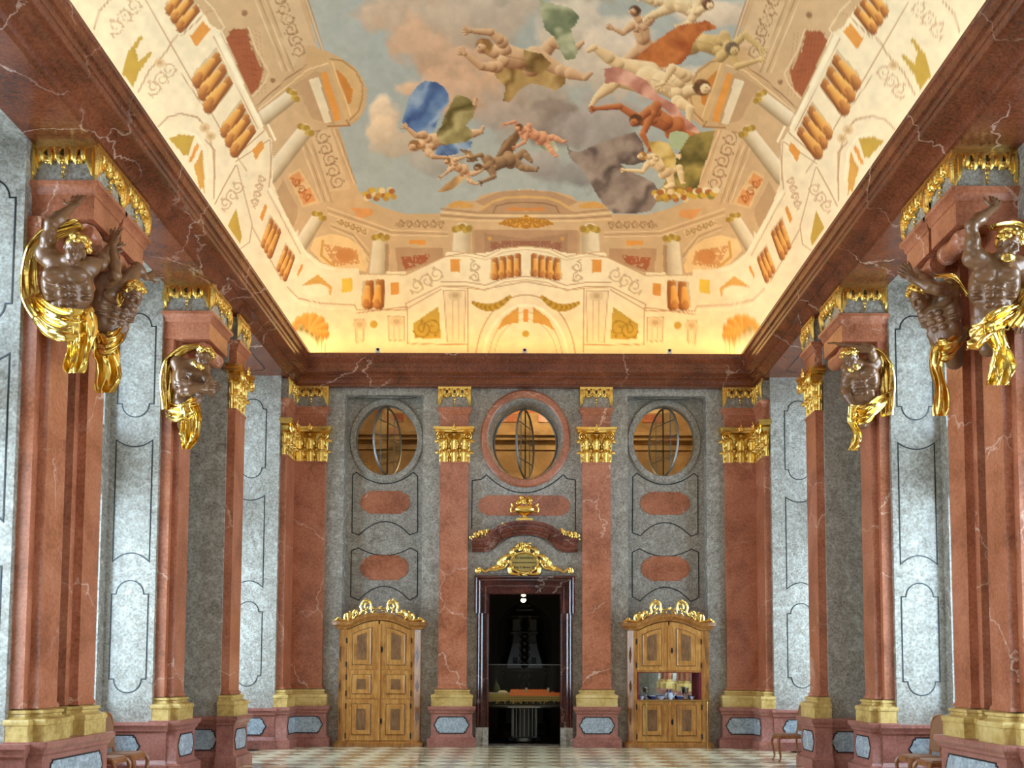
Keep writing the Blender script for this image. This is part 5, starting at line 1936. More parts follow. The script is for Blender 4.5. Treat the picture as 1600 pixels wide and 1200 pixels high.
        MB().box(-.625, .52, -.075, -.06, .965, 1.52).build('mirror_back', M['mirror'], t, 0)
        MB().box(.52, .625, -.075, -.06, .965, 1.52).build('velvet_back', M['velvet'], t, 0)
        MB().box(-.625, .625, -D + .005, -D + .012, .965, 1.52).build('glass_front', M['caseglass'], t, 0)
    # gilded crest
    cr = bpy.data.objects.new('crest', None)
    C.objects.link(cr)
    cr.parent = t
    cr.location = (0, -D - .02, ZT + .11)
    for s in (-1, 1):
        def T(pts, r, nm='scroll'):
            p = smooth([(s * x, 0, z + cab_top(x)) for x, z in pts], 5)
            n_ = len(p)
            MB().tube(p, [r * (1 - .5 * abs(2 * i / n_ - 1) ** 2) for i in range(n_)], 6, .8).build(nm, M['gold'], cr)
        T([(.94, .03), (.86, .06), (.78, .05), (.70, .04), (.62, .03)], .03)
        T([(.90, .04), (.84, .10), (.80, .08)], .022)
        T([(.52, .02), (.55, .06), (.54, .14), (.50, .18), (.46, .15), (.49, .11)], .03)
        T([(.66, .03), (.71, .08), (.70, .16), (.66, .18)], .026)
        T([(.54, .02), (.46, .07), (.40, .05), (.36, .12), (.38, .22), (.32, .30), (.22, .29), (.17, .20), (.20, .10)], .03)
        T([(.17, .04), (.16, .14), (.20, .22), (.27, .24), (.30, .18), (.26, .13), (.23, .16)], .024)
        T([(.36, .08), (.30, .10), (.26, .05), (.30, .02)], .022)
        T([(.17, .16), (.10, .10), (.04, .10), (0, .13)], .022)
        T([(.14, .02), (.10, .06), (.05, .04)], .018)
        MB().lathe([(.035, .02), (.05, .05), (.075, .12), (.09, .16), (.08, .18), (.05, .20)], 10, (s * .615, 0, cab_top(.615)), .6).build('vase', M['gold'], cr)
        blobs('foliage', [(s * x, -.01, z + cab_top(x)) for x, z in ((.61, .2), (.36, .26), (.27, .32), (.2, .24), (.42, .1), (.9, .03), (.26, .1))], .022, cr, seed=50 + s, n=4)
    blobs('flower', [(0, 0, .11 + cab_top(0))], .035, cr, seed=60, n=6)
    return t


cabL = cabinet('closed walnut cabinet with gilded crest left of the doorway', (-2.985, 21.52, 0), False)
cabR = cabinet('walnut cabinet with a glazed display opening right of the doorway', (2.96, 21.52, 0), True)

# crockery in the display cabinet
M['porcelain'] = simple('white_porcelain', srgb(214, 222, 236), .15)
M['blue'] = simple('blue_glaze', srgb(58, 70, 120), .2)
M['drink'] = glass_mat('drinking_glass', (.8, .86, .88, 1), .7)
items = [(-.55, 'bowl', 'porcelain', .06, 'blue-white porcelain bowl at the left end of the display cabinet'), (-.44, 'glass', 'drink', .05, 'tall clear glass at the left in the display cabinet'), (-.315, 'bowl', 'blue', .07, 'dark blue glazed bowl in the display cabinet'),
         (-.15, 'bowl', 'porcelain', .08, 'wide white porcelain bowl left of the middle in the display cabinet'), (.05, 'pot', 'porcelain', .052, 'white porcelain teapot in the middle of the display cabinet'), (.245, 'bowl', 'blue', .07, 'low blue glazed dish right of the teapot in the display cabinet'),
         (.38, 'glass', 'drink', .05, 'tall clear glass at the right in the display cabinet'), (.50, 'bowl', 'porcelain', .05, 'small porcelain cup at the right end of the display cabinet')]
for x, kind, mt, r, lab in items:
    t_ = thing(kind if kind != 'glass' else 'drinking_glass', lab, {'bowl': 'bowl', 'pot': 'teapot', 'glass': 'glass'}[kind], (2.96 + x, 21.52 - .30, .966), 0, 'crockery in the display cabinet')
    if kind == 'bowl':
        MB().lathe([(r * .45, 0), (r * .45, .012), (r * .8, .04), (r, .08), (r * .94, .082), (r * .7, .045), (.01, .02)], 18).build('body', M[mt], t_)
        MB().tube([(r * math.cos(a), r * math.sin(a), .08) for a in [2 * PI * k / 18 for k in range(19)]], .005, 5, cap=False).build('rim', M['blue' if mt == 'porcelain' else 'porcelain'], t_)
    elif kind == 'glass':
        MB().lathe([(r * .8, 0), (r * .8, .008), (.012, .02), (.012, .10), (r * .7, .14), (r, .26), (r * .9, .26), (r * .6, .15), (.005, .12)], 16).build('body', M[mt], t_)
    else:
        MB().lathe([(r * .6, 0), (r * .65, .01), (r, .06), (r * 1.05, .09), (r * .75, .14), (r * .5, .15), (.005, .15)], 18).build('body', M[mt], t_)
        MB().lathe([(r * .5, .15), (r * .4, .175), (.01, .185), (.015, .2), (.005, .21)], 14).build('lid', M['blue'], t_)
        MB().tube(smooth([(r, 0, .06), (r * 1.7, 0, .09), (r * 1.9, 0, .14)], 4), [.014, .013, .012, .011, .01, .009, .008, .007, .006], 6).build('spout', M[mt], t_)
        MB().tube(smooth([(-r * .9, 0, .12), (-r * 1.8, 0, .13), (-r * 1.7, 0, .06), (-r * .95, 0, .05)], 4), .008, 6).build('handle', M[mt], t_)

# slender stand in front of the display cabinet
sd = thing('barrier_stand', 'slender brass stand with a narrow shelf in front of the display cabinet', 'stand', (3.05, 20.72, 0))
MB().box(-.70, .66, -.10, .16, .955, .972).build('shelf', M['wood2'], sd)
MB().box(-.72, .68, -.11, -.10, .95, .977).build('rail', M['brass'], sd)
for x in (-.60, .62):
    MB().tube([(x, -.02, .015), (x, -.02, .955)], .014, 8).build('leg', M['brass'], sd)
    MB().lathe([(.05, 0), (.05, .01), (.018, .02)], 12, (x, -.02, 0)).build('foot', M['brass'], sd)

# ================================================================== chairs


def chair(label, loc, rz):
    t = thing('chair', label, 'chair', loc, rz, 'wooden chairs in the window bays')
    n = 8
    # seat (front is -y), bowed front rail
    P = [(-.24, -.20), (-.14, -.235), (0, -.25), (.14, -.235), (.24, -.20), (.21, .21), (-.21, .21)]
    MB().loft([[(x, y, .40) for x, y in P], [(x, y, .445) for x, y in P], [(x * .97, y * .97, .455) for x, y in P]]).build('seat_frame', M['chairwood'], t)
    MB().loft([[(x * .9, y * .9, .45) for x, y in P], [(x * .86, y * .86, .475) for x, y in P], [(x * .5, y * .5, .485) for x, y in P]]).build('seat', M['seat'], t)
    for s in (-1, 1):
        p = smooth([(s * .225, -.19, .43), (s * .25, -.23, .36), (s * .235, -.215, .22), (s * .215, -.19, .10), (s * .225, -.21, .02), (s * .235, -.235, .0)], 4)
        MB().tube(p, [.034 - .018 * min(1, i / 14) for i in range(len(p))], 8).build('leg', M['chairwood'], t)
        p = smooth([(s * .20, .20, .44), (s * .20, .21, .25), (s * .205, .25, .0)], 4)
        MB().tube(p, .019, 8).build('leg', M['chairwood'], t)
        p = smooth([(s * .20, .20, .40), (s * .18, .215, .52), (s * .225, .235, .66), (s * .235, .255, .82), (s * .20, .275, .95), (s * .12, .28, .99), (0, .285, 1.015)], 5)
        MB().tube(p, [.018 + .006 * math.sin(i * .4) for i in range(len(p))], 8, .8).build('back_frame', M['chairwood'], t)
    q = [(.16, .54), (.205, .66), (.215, .82), (.18, .94), (.1, .975), (0, .995)]
    q = q + [(-x, z) for x, z in reversed(q[:-1])]
    f_ = lambda p, e: (p[0], .20 + (p[1] - .5) * .17 + e, p[1])
    MB().prism(q, f_, -.010, .014).build('back_panel', M['seat'], t)
    MB().tube([(-.18, .215, .54), (.18, .215, .54)], .016, 6).build('cross_rail', M['chairwood'], t)
    return t


chair('wooden chair with curved back in the left window bay, nearer of the two', (-5.40, 13.30, 0), PI / 2)
chair('wooden chair with curved back in the left window bay, farther of the two', (-5.40, 13.95, 0), PI / 2)
chair('wooden chair with curved back in the near right window bay, nearer of the two', (5.34, 13.30, 0), -PI / 2)
chair('wooden chair with curved back in the near right window bay, farther of the two', (5.34, 13.95, 0), -PI / 2)
chair('wooden chair in the far right window bay, half hidden by the pilaster pedestal', (4.66, 18.25, 0), -PI / 2)

# ================================================================== small spotlights on the cornice
for x, lab in ((-3.05, 'small white spotlight on the end cornice, leftmost of three'), (-.02, 'small white spotlight on the end cornice, middle of three'), (2.97, 'small white spotlight on the end cornice, rightmost of three')):
    t_ = thing('cornice_spotlight', lab, 'spotlight', (x, YC - .36, ZTOP), 0, 'spotlights on the end cornice')
    mb = MB()
    mb.box(-.045, .045, -.05, .05, 0, .02)
    mb.loft([[(px_, py_, z) for px_, py_ in ((-.045, -.04), (.045, -.04), (.045, .05), (-.045, .05))] for z in (.02, .11)])
    mb.build('housing', M['white'], t_)
    MB().lathe([(.028, 0), (.028, .012), (.012, .014)], 14).build('lens', M['black'], t_)
    o = t_.children[-1]
    o.rotation_euler = (PI / 2, 0, 0)
    o.location = (0, -.04, .075)

# ================================================================== atlantes (continuous bodies from a blended distance field)
class Field:
    def __init__(s, h=.016):
        s.h = h
        s.P = []

    def cone(s, a, b, ra, rb, k=.04):
        s.P.append(('c', np.array(a, float), np.array(b, float), ra, rb, k))
        return s

    def ell(s, c, r, axes=None, k=.04):
        s.P.append(('e', np.array(c, float), np.array(r, float), None if axes is None else np.array(axes, float), 0, k))
        return s

    def cut(s, c, r):
        s.P.append(('x', np.array(c, float), r, 0, 0, .012))
        return s

    def mesh(s, name):
        lo = np.full(3, 1e9)
        hi = -lo
        for p in s.P:
            if p[0] == 'c':
                m = max(p[3], p[4])
                lo = np.minimum(lo, np.minimum(p[1], p[2]) - m)
                hi = np.maximum(hi, np.maximum(p[1], p[2]) + m)
            elif p[0] == 'e':
                m = p[2].max()
                lo = np.minimum(lo, p[1] - m)
                hi = np.maximum(hi, p[1] + m)
        h = s.h
        lo -= 3 * h
        n = np.ceil((hi - lo) / h).astype(int) + 4
        ax = [lo[i] + h * np.arange(n[i]) for i in range(3)]
        D = np.full(n, .3)
        for p in s.P:
            k = p[5]
            if p[0] == 'c':
                m = max(p[3], p[4]) + k + 3 * h
                a, b = np.minimum(p[1], p[2]) - m, np.maximum(p[1], p[2]) + m
            else:
                m = (p[2].max() if p[0] == 'e' else p[2]) + k + 3 * h
                a, b = p[1] - m, p[1] + m
            i0 = np.clip(np.floor((a - lo) / h).astype(int), 0, n - 1)
            i1 = np.clip(np.ceil((b - lo) / h).astype(int) + 1, 1, n)
            sl = tuple(slice(i0[i], i1[i]) for i in range(3))
            X, Y, Z = np.meshgrid(ax[0][sl[0]], ax[1][sl[1]], ax[2][sl[2]], indexing='ij')
            Q = np.stack([X, Y, Z], -1)
            if p[0] == 'c':
                ab = p[2] - p[1]
                t_ = np.clip(((Q - p[1]) @ ab) / max(ab @ ab, 1e-9), 0, 1)
                d = np.linalg.norm(Q - p[1] - t_[..., None] * ab, axis=-1) - (p[3] + (p[4] - p[3]) * t_)
            elif p[0] == 'e':
                q = Q - p[1]
                if p[3] is not None:
                    q = q @ p[3].T
                k0 = np.linalg.norm(q / p[2], axis=-1)
                k1 = np.linalg.norm(q / p[2] ** 2, axis=-1)
                d = k0 * (k0 - 1) / np.maximum(k1, 1e-6)
            else:
                d = np.linalg.norm(Q - p[1], axis=-1) - p[2]
                e = D[sl]
                hh = np.clip(.5 - .5 * (e + d) / k, 0, 1)
                D[sl] = e * (1 - hh) - d * hh + k * hh * (1 - hh)
                continue
            e = D[sl]
            hh = np.clip(.5 + .5 * (e - d) / k, 0, 1)
            D[sl] = e * (1 - hh) + d * hh - k * hh * (1 - hh)
        return nets(D, lo, h, name)


def nets(D, lo, h, name):
    n = D.shape
    S_ = D < 0
    c = np.zeros((n[0] - 1, n[1] - 1, n[2] - 1), int)
    for i in (0, 1):
        for j in (0, 1):
            for k in (0, 1):
                c += S_[i:n[0] - 1 + i, j:n[1] - 1 + j, k:n[2] - 1 + k]
    act = (c > 0) & (c < 8)
    ids = np.full(act.shape, -1)
    A = np.argwhere(act)
    ids[act] = np.arange(len(A))
    acc = np.zeros((len(A), 3))
    cnt = np.zeros(len(A))
    corners = [(i, j, k) for i in (0, 1) for j in (0, 1) for k in (0, 1)]
    for a in corners:
        for axis in range(3):
            if a[axis] == 0:
                b = list(a)
                b[axis] = 1
                ia = A + np.array(a)
                ib = A + np.array(b)
                da = D[ia[:, 0], ia[:, 1], ia[:, 2]]
                db = D[ib[:, 0], ib[:, 1], ib[:, 2]]
                m = (da < 0) != (db < 0)
                t_ = da[m] / (da[m] - db[m])
                acc[m] += ia[m] + t_[:, None] * (ib[m] - ia[m])
                cnt[m] += 1
    V = lo + h * acc / cnt[:, None]
    F = []
    for axis in range(3):
        u, v = (axis + 1) % 3, (axis + 2) % 3
        s0 = [slice(1, n[i] - 1) for i in range(3)]
        s0[axis] = slice(0, n[axis] - 1)
        s1 = list(s0)
        s1[axis] = slice(1, n[axis])
        x = S_[tuple(s0)] != S_[tuple(s1)]
        E_ = np.argwhere(x)
        base = E_.copy()
        base[:, u] += 1
        base[:, v] += 1
        flip = S_[tuple(s0)][x]
        def cell(du, dv):
            q = base.copy()
            q[:, u] += du
            q[:, v] += dv
            return ids[q[:, 0], q[:, 1], q[:, 2]]
        q = np.stack([cell(-1, -1), cell(0, -1), cell(0, 0), cell(-1, 0)], -1)
        q[~flip] = q[~flip][:, ::-1]
        F.append(q)
    F = np.concatenate(F)
    F = F[(F >= 0).all(1)]
    me_ = bpy.data.meshes.new(name)
    me_.from_pydata(V.tolist(), [], F.tolist())
    me_.shade_smooth()
    return me_


def vv(p):
    return np.array(p, float)


def unit(v):
    v = np.array(v, float)
    return v / max(np.linalg.norm(v), 1e-9)


def add_hand(f, wrist, d, palm_n, L, curl=.35, spread=.5, thumb=1):
    """five-fingered hand: d fingers' direction, palm_n palm normal"""
    d = unit(d)
    n_ = unit(palm_n - d * np.dot(palm_n, d))
    s_ = np.cross(d, n_)
    c = wrist + d * L * .28
    ax = np.stack([s_, d, n_])
    f.ell(c, (L * .23, L * .30, L * .11), ax, .03)
    for k, (o, ln) in enumerate(((-.75, .40), (-.25, .47), (.25, .44), (.72, .36))):
        b = wrist + d * L * .5 + s_ * o * L * .235
        dd = unit(d + s_ * o * spread * .45)
        p1 = b + dd * L * ln * .55
        p2 = p1 + unit(dd + n_ * curl) * L * ln * .55
        f.cone(b, p1, L * .062, L * .056, .008)
        f.cone(p1, p2, L * .056, L * .046, .008)
    b = wrist + d * L * .15 + s_ * thumb * L * .17
    p1 = b + unit(d * .6 + s_ * thumb) * L * .26
    p2 = p1 + unit(d + s_ * thumb * .35) * L * .22
    f.cone(b, p1, L * .07, L * .06, .015)
    f.cone(p1, p2, L * .058, L * .045, .015)


def strip(name, pts, cross, widths, parent, org, fold=.03, nf=3.0, bulge=.0, seed=0, nrm=None, thick=.02, mat='goldcloth', N=36, Mx=26):
    """gilded cloth: pleated band along a path; cross = list of across-directions"""
    rnd = np.random.RandomState(seed)
    P = np.array([list(p) for p in smooth([tuple(p) for p in pts], 12)])
    m = len(P)
    N = m
    tt = np.linspace(0, 1, m)
    cr = np.array([unit(c) for c in cross])
    kx = np.linspace(0, 1, len(cross))
    wk = np.linspace(0, 1, len(widths))
    ph = rnd.rand(4) * 6
    V = []
    T = np.gradient(P, axis=0)
    lay = [[], []]
    for i in range(m):
        c = unit([np.interp(tt[i], kx, cr[:, a]) for a in range(3)])
        t_ = unit(T[i])
        nn = unit(np.cross(t_, c))
        if nrm is not None and np.dot(nn, nrm) < 0:
            nn = -nn
        w = np.interp(tt[i], wk, widths)
        for j in range(Mx):
            s_ = -1 + 2 * j / (Mx - 1)
            fo = fold * (math.sin(nf * PI * s_ + ph[0] + 1.5 * math.sin(2.2 * tt[i] * PI + ph[1])) * .65 + .35 * math.sin(nf * 1.9 * PI * s_ + ph[2] - 3 * tt[i]) + .35 * math.sin(7 * tt[i] + 4 * s_ + ph[3]))
            q = P[i] + c * s_ * w / 2 + nn * (fo + bulge * (1 - s_ * s_))
            q = q + c * .012 * math.sin(9 * tt[i] + ph[1]) * s_
            lay[0].append(q + nn * thick / 2 - org)
            lay[1].append(q - nn * thick / 2 - org)
    V = lay[0] + lay[1]
    K = m * Mx
    F = []
    for i in range(m - 1):
        for j in range(Mx - 1):
            a = i * Mx + j
            F += [(a, a + 1, a + Mx + 1, a + Mx), (K + a, K + a + Mx, K + a + Mx + 1, K + a + 1)]
    edge = list(range(Mx)) + [i * Mx + Mx - 1 for i in range(1, m)] + [(m - 1) * Mx + j for j in range(Mx - 2, -1, -1)] + [i * Mx for i in range(m - 2, 0, -1)]
    for i, a in enumerate(edge):
        b = edge[(i + 1) % len(edge)]
        F.append((a, K + a, K + b, b))
    return MB().add(V, F).build(name, M[mat], parent, 70)


def atlas(label, J, F, HF, cloths, hands, k=1.0, beard=True):
    """J joints (world), F chest facing, HF head facing"""
    J = {a: vv(b) for a, b in J.items()}
    org = J['pelvis'].copy()
    t = thing('atlas_statue', label, 'statue', tuple(org), 0, 'bronzed atlantes under the cornice')
    f = Field(.0115)
    U_ = unit(J['neck'] - J['pelvis'])
    F = unit(np.array(F) - U_ * np.dot(F, U_))
    R = np.cross(F, U_)          # figure's right when F faces the viewer is viewer's left
    chest = J['pelvis'] + (J['neck'] - J['pelvis']) * .66
    waist = J['pelvis'] + (J['neck'] - J['pelvis']) * .28
    ax = np.stack([R, F, U_])
    f.ell(chest, (.235 * k, .155 * k, .24 * k), ax, .05)
    f.ell(waist, (.185 * k, .135 * k, .22 * k), ax, .06)
    f.ell(J['pelvis'], (.20 * k, .15 * k, .16 * k), ax, .06)
    f.cone(J['pelvis'], J['pelvis'] - U_ * .28 * k - F * .03, .15 * k, .10 * k, .06)
    for s_ in (-1, 1):
        f.ell(chest + R * s_ * .105 * k + F * .13 * k + U_ * .06 * k, (.112 * k, .06 * k, .085 * k), ax, .018)      # pectorals
        f.ell(chest + R * s_ * .19 * k - U_ * .06 * k, (.06 * k, .11 * k, .15 * k), ax, .04)                       # flanks
        for q, zz in enumerate((-.02, .07, .15)):
            f.ell(waist + R * s_ * .048 * k + F * (.128 + .012 * q) * k + U_ * zz * k, (.045 * k, .032 * k, .036 * k), ax, .009)
        for q in range(3):
            f.ell(chest + R * s_ * .165 * k + F * .09 * k - U_ * (.05 + .06 * q) * k, (.055 * k, .036 * k, .021 * k), ax, .01)   # ribs
        f.ell(waist + R * s_ * .13 * k + F * .06 * k - U_ * .06 * k, (.06 * k, .05 * k, .07 * k), ax, .03)
    for sd in ('R', 'L'):
        sh, el, wr = J['sh' + sd], J['el' + sd], J['wr' + sd]
        f.cone(J['neck'] - U_ * .03, sh, .085 * k, .085 * k, .05)
        f.cone(chest + U_ * .08 * k, sh, .12 * k, .09 * k, .06)
        f.ell(sh, (.105 * k, .105 * k, .105 * k), None, .04)                                      # deltoid
        f.cone(sh, el, .083 * k, .058 * k, .03)
        mid = sh + (el - sh) * .48
        f.ell(mid + F * .03 * k, (.075 * k, .075 * k, .09 * k), None, .03)                        # biceps
        f.ell(el, (.058 * k, .058 * k, .058 * k), None, .02)
        f.cone(el, el + (wr - el) * .35, .06 * k, .068 * k, .03)
        f.cone(el + (wr - el) * .35, wr, .068 * k, .038 * k, .03)
        hd, pn, th_ = hands[sd]
        add_hand(f, wr, vv(hd), vv(pn), .26 * k, thumb=th_)
    # head
    H_ = J['head']
    HF = unit(HF)
    up_ = unit(unit(H_ - J['neck']) + np.array([0, 0, .35]))
    HU = unit(up_ - HF * np.dot(up_, HF))
    HR = np.cross(HF, HU)
    hx = np.stack([HR, HF, HU])
    f.cone(J['neck'] - U_ * .02, H_ - HU * .06 * k, .08 * k, .068 * k, .03)
    f.ell(H_ + HU * .035 * k - HF * .012 * k, (.098 * k, .122 * k, .118 * k), hx, .03)
    f.ell(H_ - HU * .055 * k + HF * .045 * k, (.072 * k, .075 * k, .085 * k), hx, .03)
    f.cone(H_ + HF * .112 * k + HU * .02 * k, H_ + HF * .145 * k - HU * .03 * k, .012 * k, .021 * k, .015)
    f.ell(H_ + HF * .115 * k - HU * .075 * k, (.036 * k, .016 * k, .016 * k), hx, .012)
    f.ell(H_ + HF * .10 * k - HU * .125 * k, (.036 * k, .03 * k, .028 * k), hx, .02)
    for s_ in (-1, 1):
        f.ell(H_ + HR * s_ * .042 * k + HF * .108 * k + HU * .034 * k, (.036 * k, .018 * k, .013 * k), hx, .014)
        f.ell(H_ + HR * s_ * .098 * k + HU * -.0, (.014 * k, .028 * k, .042 * k), hx, .012)
        f.ell(H_ + HR * s_ * .052 * k + HF * .095 * k - HU * .03 * k, (.026 * k, .02 * k, .02 * k), hx, .02)
    for s_ in (-1, 1):
        f.cut(H_ + HR * s_ * .042 * k + HF * .132 * k + HU * .006 * k, .021 * k)
    for s_ in (-1, 1):
        f.ell(H_ + HR * s_ * .042 * k + HF * .106 * k + HU * .006 * k, (.017 * k, .013 * k, .011 * k), hx, .006)
    b = f.mesh('body')
    b.transform(Matrix.Translation(tuple(-org)))
    body = obj('body', b, M['bronze'], t)
    # curly gilded hair (and beard)
    rnd = np.random.RandomState(int(abs(org[0]) * 1000) % 9999)
    hf = Field(.012)
    hf.ell(H_ + HU * .05 * k - HF * .03 * k, (.112 * k, .122 * k, .118 * k), hx, .02)
    for q in range(46):
        th = rnd.uniform(-2.4, 2.4)
        ph = rnd.uniform(.0, 1.45)
        d = HR * math.sin(th) * math.cos(ph) + HF * math.cos(th) * math.cos(ph) + HU * (math.sin(ph) + .12)
        if np.dot(unit(d), HF) > .72 and np.dot(unit(d), HU) < .42:
            continue
        c = H_ + HU * .04 * k + unit(d) * .128 * k
        hf.ell(c, np.array([.03, .03, .026]) * k * rnd.uniform(.7, 1.25), None, .006)
    hm = hf.mesh('hair')
    hm.transform(Matrix.Translation(tuple(-org)))
    obj('hair', hm, M['gold'], t)
    if beard:
        bf = Field(.011)
        for q in range(22):
            s_ = rnd.uniform(-1, 1)
            c = H_ + HR * s_ * .07 * k + HF * (.105 - .05 * s_ * s_) * k - HU * (.10 + rnd.uniform(0, .055)) * k
            bf.ell(c, np.array([.024, .022, .03]) * k * rnd.uniform(.8, 1.2), None, .01)
        hm = bf.mesh('beard')
        hm.transform(Matrix.Translation(tuple(-org)))
        obj('beard', hm, M['gold'], t)
    for i, c in enumerate(cloths):
        strip('drapery', c[0], c[1], c[2], t, org, seed=i * 7 + int(abs(org[1]) * 10), **(c[3] if len(c) > 3 else {}))
    return t


A_ = lambda u, v, Y: at(u, v, Y)
# ---- left, near pier, near atlas: right arm raised to the architrave
atlas('near atlas of the left pier, arm raised flat against the red block above',
      dict(pelvis=A_(112, 496, 11.10), neck=A_(101, 412, 10.93), head=A_(117, 392, 10.80), shR=A_(72, 398, 10.93), elR=A_(80, 350, 10.78), wrR=A_(112, 324, 10.98),
           shL=A_(136, 418, 11.06), elL=A_(158, 412, 11.22), wrL=A_(166, 392, 11.45)),
      (.30, -.95, 0), (.45, -.80, -.38),
      [([A_(128, 352, 11.16), A_(84, 366, 11.10), A_(58, 392, 11.05), A_(52, 430, 11.08), A_(56, 470, 11.08), A_(66, 498, 10.98)], [(0, 1, 0), (0, 1, 0), (.3, 1, 0), (.5, 1, 0), (.5, .8, 0)], [.22, .30, .34, .34, .30, .2], dict(fold=.025, nrm=(-1, 0, 0.3))),
       ([A_(54, 478, 11.02), A_(76, 500, 10.86), A_(104, 508, 10.82), A_(130, 506, 10.92), A_(146, 494, 11.08)], [(0.2, 0, 1), (.4, 0, 1), (.2, 0, 1), (-.3, 0, 1)], [.30, .34, .34, .36, .3], dict(fold=.03, nf=2.4, nrm=(0, -1, 0))),
       ([A_(128, 488, 10.90), A_(128, 524, 10.90), A_(122, 556, 11.0), A_(116, 583, 11.05)], [(1, .2, 0), (1, .3, 0), (1, 0, 0)], [.26, .30, .24, .20], dict(fold=.045, nf=2.2, nrm=(0, -1, 0)))],
      {'R': ((.05, .6, .9), (0, 1, 0), 1), 'L': ((.3, .5, .6), (0, 1, 0), -1)}, 1.06, beard=False)
# ---- left, near pier, far atlas: head bowed away, forearm upright
atlas('far atlas of the left pier, bowed head crowned with gilded hair',
      dict(pelvis=A_(170, 518, 12.00), neck=A_(186, 446, 11.86), head=A_(206, 463, 11.74), shR=A_(163, 440, 11.72), elR=A_(180, 430, 11.36), wrR=A_(176, 384, 11.52),
           shL=A_(201, 436, 12.08), elL=A_(214, 418, 12.2), wrL=A_(226, 434, 12.35)),
      (.75, -.65, 0), (.75, -.45, -.55),
      [([A_(146, 520, 11.92), A_(160, 538, 11.78), A_(178, 534, 11.80), A_(190, 520, 11.95)], [(0, 0, 1), (.2, 0, 1), (-.2, 0, 1)], [.2, .26, .26, .2], dict(fold=.025, nf=2, nrm=(0, -1, 0))),
       ([A_(160, 518, 11.82), A_(166, 550, 11.84), A_(170, 584, 11.92), A_(163, 614, 11.98)], [(1, .2, 0), (1, .3, 0), (1, 0, 0)], [.20, .30, .30, .20], dict(fold=.045, nf=2.2, nrm=(0, -1, 0))),
       ([A_(196, 440, 11.95), A_(190, 462, 11.70), A_(186, 480, 11.68)], [(1, .2, .2), (1, .2, 0)], [.10, .07, .05], dict(fold=.01, nf=1, nrm=(0, -1, 0)))],
      {'R': ((.05, .25, 1), (0, 1, 0), 1), 'L': ((.3, .4, .3), (0, 1, 0), -1)}, 1.04, beard=False)
# ---- left, far pier: arms folded
atlas('atlas of the far left pier with arms folded before his chest',
      dict(pelvis=A_(292, 634, 15.38), neck=A_(300, 568, 15.22), head=A_(317, 560, 15.08), shR=A_(278, 568, 15.20), elR=A_(286, 612, 15.02), wrR=A_(318, 606, 14.96),
           shL=A_(316, 576, 15.30), elL=A_(330, 612, 15.16), wrL=A_(300, 600, 15.0)),
      (.45, -.9, 0), (.45, -.82, -.3),
      [([A_(314, 540, 15.30), A_(288, 546, 15.30), A_(267, 566, 15.28), A_(262, 604, 15.30), A_(264, 642, 15.28)], [(0, 1, 0), (0, 1, 0), (.3, 1, 0), (.5, .8, 0)], [.2, .3, .34, .34, .24], dict(fold=.025, nrm=(-1, 0, .3))),
       ([A_(262, 640, 15.26), A_(276, 646, 15.12), A_(296, 638, 15.10), A_(310, 634, 15.26)], [(.2, 0, 1), (.2, 0, 1), (-.3, 0, 1)], [.20, .30, .30, .2], dict(fold=.03, nf=2.2, nrm=(0, -1, 0))),
       ([A_(296, 630, 15.12), A_(298, 652, 15.14), A_(296, 678, 15.22), A_(292, 702, 15.26)], [(1, .2, 0), (1, .3, 0), (1, 0, 0)], [.22, .34, .28, .16], dict(fold=.05, nf=2.2, nrm=(0, -1, 0)))],
      {'R': ((1, -.2, .1), (0, 1, -.2), 1), 'L': ((-1, .1, .2), (0, 1, -.2), -1)}, 1.04)
# ---- right, far pier: one arm over the head
atlas('atlas of the far right pier with one arm bent over his head',
      dict(pelvis=A_(1347, 630, 15.36), neck=A_(1345, 568, 15.24), head=A_(1330, 562, 15.06), shL=A_(1366, 568, 15.24), elL=A_(1360, 546, 15.02), wrL=A_(1322, 540, 15.12),
           shR=A_(1326, 576, 15.32), elR=A_(1320, 610, 15.36), wrR=A_(1332, 632, 15.26)),
      (-.4, -.9, 0), (-.55, -.75, -.35),
      [([A_(1352, 544, 15.36), A_(1374, 552, 15.30), A_(1386, 574, 15.28), A_(1388, 610, 15.30), A_(1386, 650, 15.30)], [(0, 1, 0), (0, 1, 0), (-.3, 1, 0), (-.5, .8, 0)], [.16, .26, .3, .3, .22], dict(fold=.025, nrm=(1, 0, .3))),
       ([A_(1330, 646, 15.22), A_(1346, 648, 15.08), A_(1366, 638, 15.08), A_(1386, 622, 15.26)], [(0, 0, 1), (.2, 0, 1), (.4, 0, 1)], [.24, .34, .36, .3], dict(fold=.035, nf=2.6, nrm=(0, -1, 0))),
       ([A_(1336, 636, 15.12), A_(1332, 660, 15.14), A_(1340, 682, 15.2), A_(1332, 704, 15.24)], [(1, .2, 0), (1, .3, 0), (1, 0, 0)], [.2, .16, .14, .16], dict(fold=.03, nf=1.8, nrm=(0, -1, 0)))],
      {'L': ((-1, .1, .25), (0, .3, -1), -1), 'R': ((.5, -.4, -.3), (0, 1, 0), 1)}, 1.04)
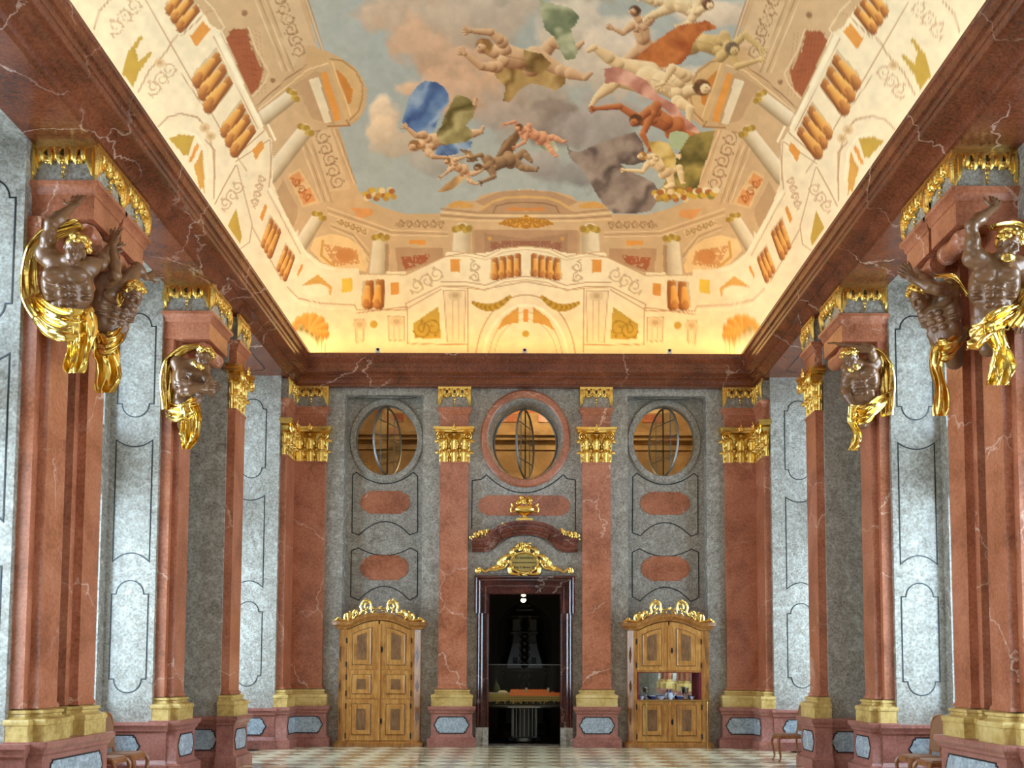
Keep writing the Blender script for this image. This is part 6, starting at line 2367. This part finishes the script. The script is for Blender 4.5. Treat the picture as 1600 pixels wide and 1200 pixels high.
# ---- right, near pier, near atlas
atlas('near atlas of the right pier, arm raised, gilded hair and beard',
      dict(pelvis=A_(1549, 500, 11.10), neck=A_(1556, 408, 10.94), head=A_(1574, 384, 10.82), shR=A_(1521, 402, 10.92), elR=A_(1518, 352, 10.80), wrR=A_(1552, 326, 10.98),
           shL=A_(1588, 416, 11.02), elL=A_(1606, 452, 11.12), wrL=A_(1600, 486, 11.05)),
      (-.28, -.95, 0), (.30, -.86, -.34),
      [([A_(1548, 356, 11.10), A_(1580, 358, 11.16), A_(1602, 380, 11.12), A_(1606, 430, 11.06), A_(1596, 480, 11.0), A_(1578, 512, 10.92)], [(0, 1, .3), (0, 1, 0), (-.3, 1, 0), (-.5, .8, 0)], [.2, .3, .3, .28, .26, .2], dict(fold=.03, nrm=(1, 0, .3))),
       ([A_(1516, 528, 11.05), A_(1534, 520, 10.88), A_(1560, 502, 10.84), A_(1586, 486, 10.98)], [(.3, 0, 1), (.4, 0, 1), (.3, 0, 1)], [.30, .40, .34, .24], dict(fold=.035, nf=2.6, nrm=(0, -1, 0))),
       ([A_(1552, 508, 10.86), A_(1562, 540, 10.88), A_(1566, 568, 10.98), A_(1560, 602, 11.04)], [(1, .2, 0), (1, .3, 0), (1, 0, 0)], [.26, .26, .32, .24], dict(fold=.045, nf=2.4, nrm=(0, -1, 0)))],
      {'R': ((.35, .5, .75), (0, 1, 0), 1), 'L': ((-.3, -.2, -.9), (0, 1, 0), -1)}, 1.06)
# ---- right, near pier, far atlas
atlas('far atlas of the right pier, forearm bent above his bowed head',
      dict(pelvis=A_(1480, 528, 12.00), neck=A_(1460, 452, 11.86), head=A_(1438, 466, 11.74), shL=A_(1486, 450, 11.72), elL=A_(1464, 452, 11.40), wrL=A_(1432, 440, 11.50),
           shR=A_(1446, 446, 12.08), elR=A_(1436, 432, 12.2), wrR=A_(1426, 436, 12.32)),
      (-.75, -.65, 0), (-.75, -.45, -.55),
      [([A_(1466, 538, 11.92), A_(1474, 548, 11.80), A_(1492, 540, 11.80), A_(1508, 520, 11.95)], [(0, 0, 1), (.2, 0, 1), (.3, 0, 1)], [.22, .28, .3, .22], dict(fold=.025, nf=2, nrm=(0, -1, 0))),
       ([A_(1470, 540, 11.82), A_(1463, 572, 11.86), A_(1470, 610, 11.92), A_(1468, 650, 11.98)], [(1, .2, 0), (1, .3, 0), (1, 0, 0)], [.2, .16, .17, .16], dict(fold=.035, nf=1.8, nrm=(0, -1, 0))),
       ([A_(1462, 432, 11.95), A_(1490, 434, 11.64), A_(1512, 462, 11.60)], [(0, .3, 1), (0, .3, 1)], [.07, .08, .05], dict(fold=.01, nf=1, nrm=(0, -1, 0)))],
      {'L': ((-.5, .1, .6), (0, 1, 0), -1), 'R': ((-.3, .2, .8), (0, 1, 0), 1)}, 1.04, beard=False)
